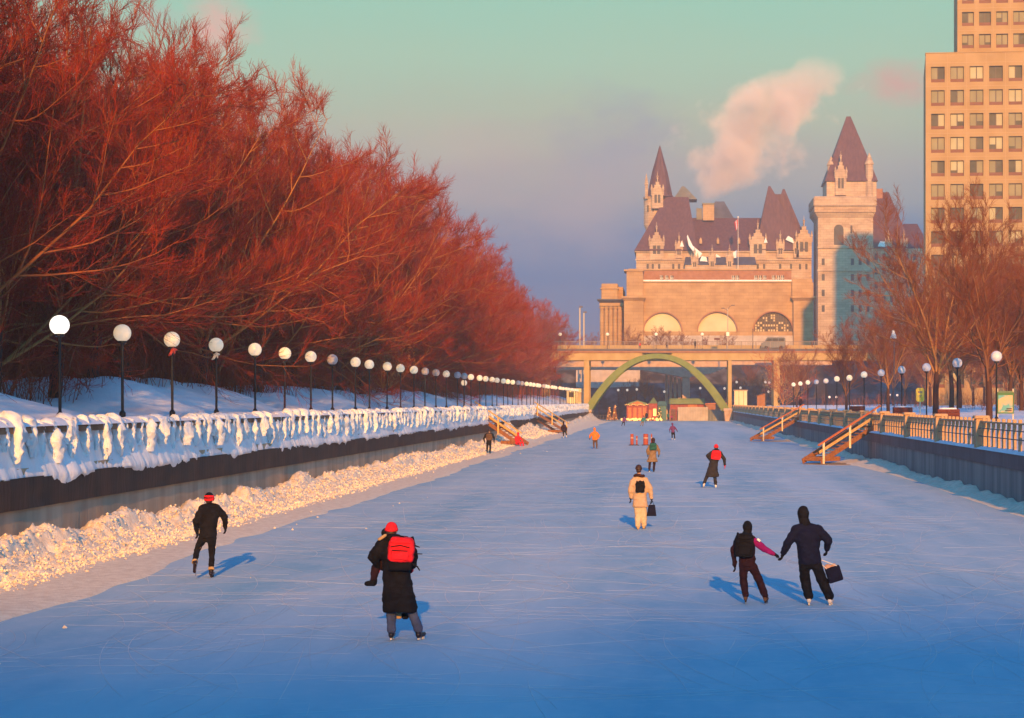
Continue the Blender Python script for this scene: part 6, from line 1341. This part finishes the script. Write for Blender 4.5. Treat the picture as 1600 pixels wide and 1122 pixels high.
# ------------------------------------------------------------------ office tower
YT = 330.0; S7 = YT / F; ox = lambda px: (px - VX) * S7; oz = lambda py: H + (VY - py) * S7
ot_rz = R(-6.3)
ot = thing('office_tower', 'tall orange lit concrete office tower with a stepped top and grid of windows', 'building', (ox(1540), YT, 2)); off = ot.location
W0, W1 = 1447, 1702; PITCH = 30.0; FL = 36.8
def facade(px0, px1, py_top, py_bot, first, cols, rows, y, ww, label):
    """piers and spandrel bands in front of recessed windows"""
    d = .55; m_ = MB()
    xs = [first + PITCH * k for k in range(cols)] if ww == 21 else [first + 26.6 * k for k in range(cols)]
    cuts = [px0] + [v for x in xs for v in (x - ww / 2, x + ww / 2)] + [px1]
    for a, c in zip(cuts[0::2], cuts[1::2]): m_.box(ox(a), ox(c), YT + y, YT + y + d, oz(py_bot), oz(py_top))
    tops = rows; zc = py_top; hh = 24.5 if ww == 21 else 22
    for x in xs:
        prev = py_top
        for r_ in list(tops) + [None]:
            nxt = r_ if r_ is not None else py_bot
            m_.box(ox(x - ww / 2), ox(x + ww / 2), YT + y + .004, YT + y + d - .004, oz(nxt), oz(prev)); prev = nxt + hh
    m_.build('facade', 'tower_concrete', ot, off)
    j_ = MB()
    for r_ in tops: j_.box(ox(px0), ox(px1), YT + y - .02, YT + y - .003, oz(r_ - 6.2), oz(r_ - 5.7))
    for x in xs: j_.box(ox(x - ww / 2 - 4.9), ox(x - ww / 2 - 4.5), YT + y - .016, YT + y - .004, oz(py_bot), oz(py_top))
    j_.build('joints', 'tower_joint', ot, off)
    rg = random.Random(11)
    for r_ in tops:
        for x in xs:
            w_ = MB(); w_.box(ox(x - ww / 2), ox(x + ww / 2), YT + y + .50, YT + y + .54, oz(r_ + hh), oz(r_)); wo = w_.build('window', 'glass_tinted', ot, off)
            s_ = MB(); s_.box(ox(x - ww / 2), ox(x + ww / 2), YT + y + .30, YT + y + .497, oz(r_ + hh), oz(r_ + hh - 5.5)); s_.build('spandrel', 'spandrel', wo, off)
            f_ = MB(); f_.box(ox(x - .5), ox(x + .5), YT + y + .42, YT + y + .495, oz(r_ + hh - 5.6), oz(r_)); f_.box(ox(x - ww / 2), ox(x + ww / 2), YT + y + .40, YT + y + .49, oz(r_ + .9), oz(r_)); f_.build('frame', 'glass_frame', wo, off)
            bl = MB(); any_ = False
            for s in (-1, 1):
                if rg.random() < .66:
                    any_ = True; lo = r_ + hh - 5.6 - (rg.choice([0, 0, 0, 4, 7]) if rg.random() < .5 else 0); a, c = (x - ww / 2 + .8, x - .8) if s < 0 else (x + .8, x + ww / 2 - .8); bl.box(ox(a), ox(c), YT + y + .470, YT + y + .496, oz(lo), oz(r_ + 1))
            if any_: bl.build('blind', rg.choice(['blind', 'blind', 'blind_pale']), wo, off)
facade(W0, W1, 82, 640, 1466, 8, [103 + FL * k for k in range(14)], 0, 21, '')
MB().box(ox(W0), ox(W1), YT + .56, YT + 24, 2, oz(82.3)).build('core', 'tower_concrete', ot, off)
facade(1497, W1, -120, 81.5, 1513.5, 7, [-92 + 35.2 * k for k in range(5)], 2.5, 18.5, '')
MB().box(ox(1497), ox(W1), YT + 3.06, YT + 22, oz(81.8), oz(-120)).build('upper_core', 'tower_concrete', ot, off)
MB().box(64.5, 92, YT + 24.01, YT + 46, 2, 109).build('shade_core', 'tower_concrete', ot, off)  # unseen block added behind the tower to shade the castle's right side
MB().box(ox(W0 - .6), ox(W1), YT - .12, YT + 2.4, oz(81.9), oz(80.8)).build('roof_edge', 'tower_concrete', ot, off)

ot.rotation_euler.z = ot_rz
HAZE = True
# ------------------------------------------------------------------ frosty air and the plume of steam
def volume_mat(name, density, colr, aniso=0.0):
    m = bpy.data.materials.new(name); m.use_nodes = True; nt = m.node_tree; nt.nodes.clear()
    o = nt.nodes.new('ShaderNodeOutputMaterial'); v = nt.nodes.new('ShaderNodeVolumePrincipled'); v.inputs['Density'].default_value = density; v.inputs['Color'].default_value = (*colr, 1); v.inputs['Anisotropy'].default_value = aniso
    nt.links.new(v.outputs[0], o.inputs['Volume']); MATS[name] = m; return m, nt, v
volume_mat('haze', .00038, (.92, .86, .84))
if HAZE: tag(MB().box(-230, 260, -235, 700, -1.6, 122).build('haze', 'haze', None), 'faint frosty morning haze hanging over the whole canal', 'haze', kind='stuff')
m, nt, v = volume_mat('steam', 0, (1, .80, .68), -.24)
N = nt.nodes; L = nt.links
tc = N.new('ShaderNodeTexCoord'); nz = N.new('ShaderNodeTexNoise'); nz.inputs['Scale'].default_value = .055; nz.inputs['Detail'].default_value = 4; nz.inputs['Roughness'].default_value = .6
L.new(tc.outputs['Object'], nz.inputs['Vector'])
at_ = N.new('ShaderNodeSeparateXYZ'); L.new(tc.outputs['Object'], at_.inputs[0])
def mm(op, a, b=None, cl=False):
    n = N.new('ShaderNodeMath'); n.operation = op; n.use_clamp = cl
    for i, x in enumerate((a, b)):
        if x is None: continue
        if isinstance(x, (int, float)): n.inputs[i].default_value = x
        else: L.new(x, n.inputs[i])
    return n.outputs[0]
# plume axis in its own frame: z up from the chimney; it drifts right and widens as it climbs
YP = 820.0; SP_ = YP / F
z = at_.outputs['Z']; t_ = mm('DIVIDE', z, 56.0)
tp = mm('MAXIMUM', t_, 0); cxp = mm('ADD', mm('MULTIPLY', mm('POWER', tp, 1.05), 41.0), mm('MULTIPLY', mm('SINE', mm('MULTIPLY', t_, 9.0)), 2.0))
rad = mm('ADD', mm('ADD', 3.5, mm('MULTIPLY', tp, 5.0)), mm('MULTIPLY', mm('MULTIPLY', tp, mm('SUBTRACT', 1.03, tp)), 66.0))
dx = mm('DIVIDE', mm('SUBTRACT', at_.outputs['X'], cxp), rad); dy = mm('DIVIDE', at_.outputs['Y'], rad)
q = mm('SQRT', mm('ADD', mm('POWER', dx, 2), mm('POWER', dy, 2)))
e = mm('SUBTRACT', mm('ADD', 1.0, mm('MULTIPLY', mm('SUBTRACT', nz.outputs['Fac'], .5), 3.6)), q)
endf = mm('MULTIPLY', mm('MULTIPLY', mm('SUBTRACT', 1.06, t_), 3.5, True), mm('MULTIPLY', mm('ADD', t_, .02), 9, True))
dens = mm('MULTIPLY', mm('MULTIPLY', e, 1.6, True), mm('MULTIPLY', endf, .07))
L.new(dens, v.inputs['Density'])
o = MB().box(-34, 90, -44, 44, -2, 64).build('steam_plume', 'steam', None); o.location = ((1103 - VX) * SP_, YP, H + (VY - 316) * SP_)
tag(o, 'pink sunlit plume of steam drifting up behind the castle', 'steam', kind='stuff')

for q in MATS.values(): q.cycles.emission_sampling = 'NONE'
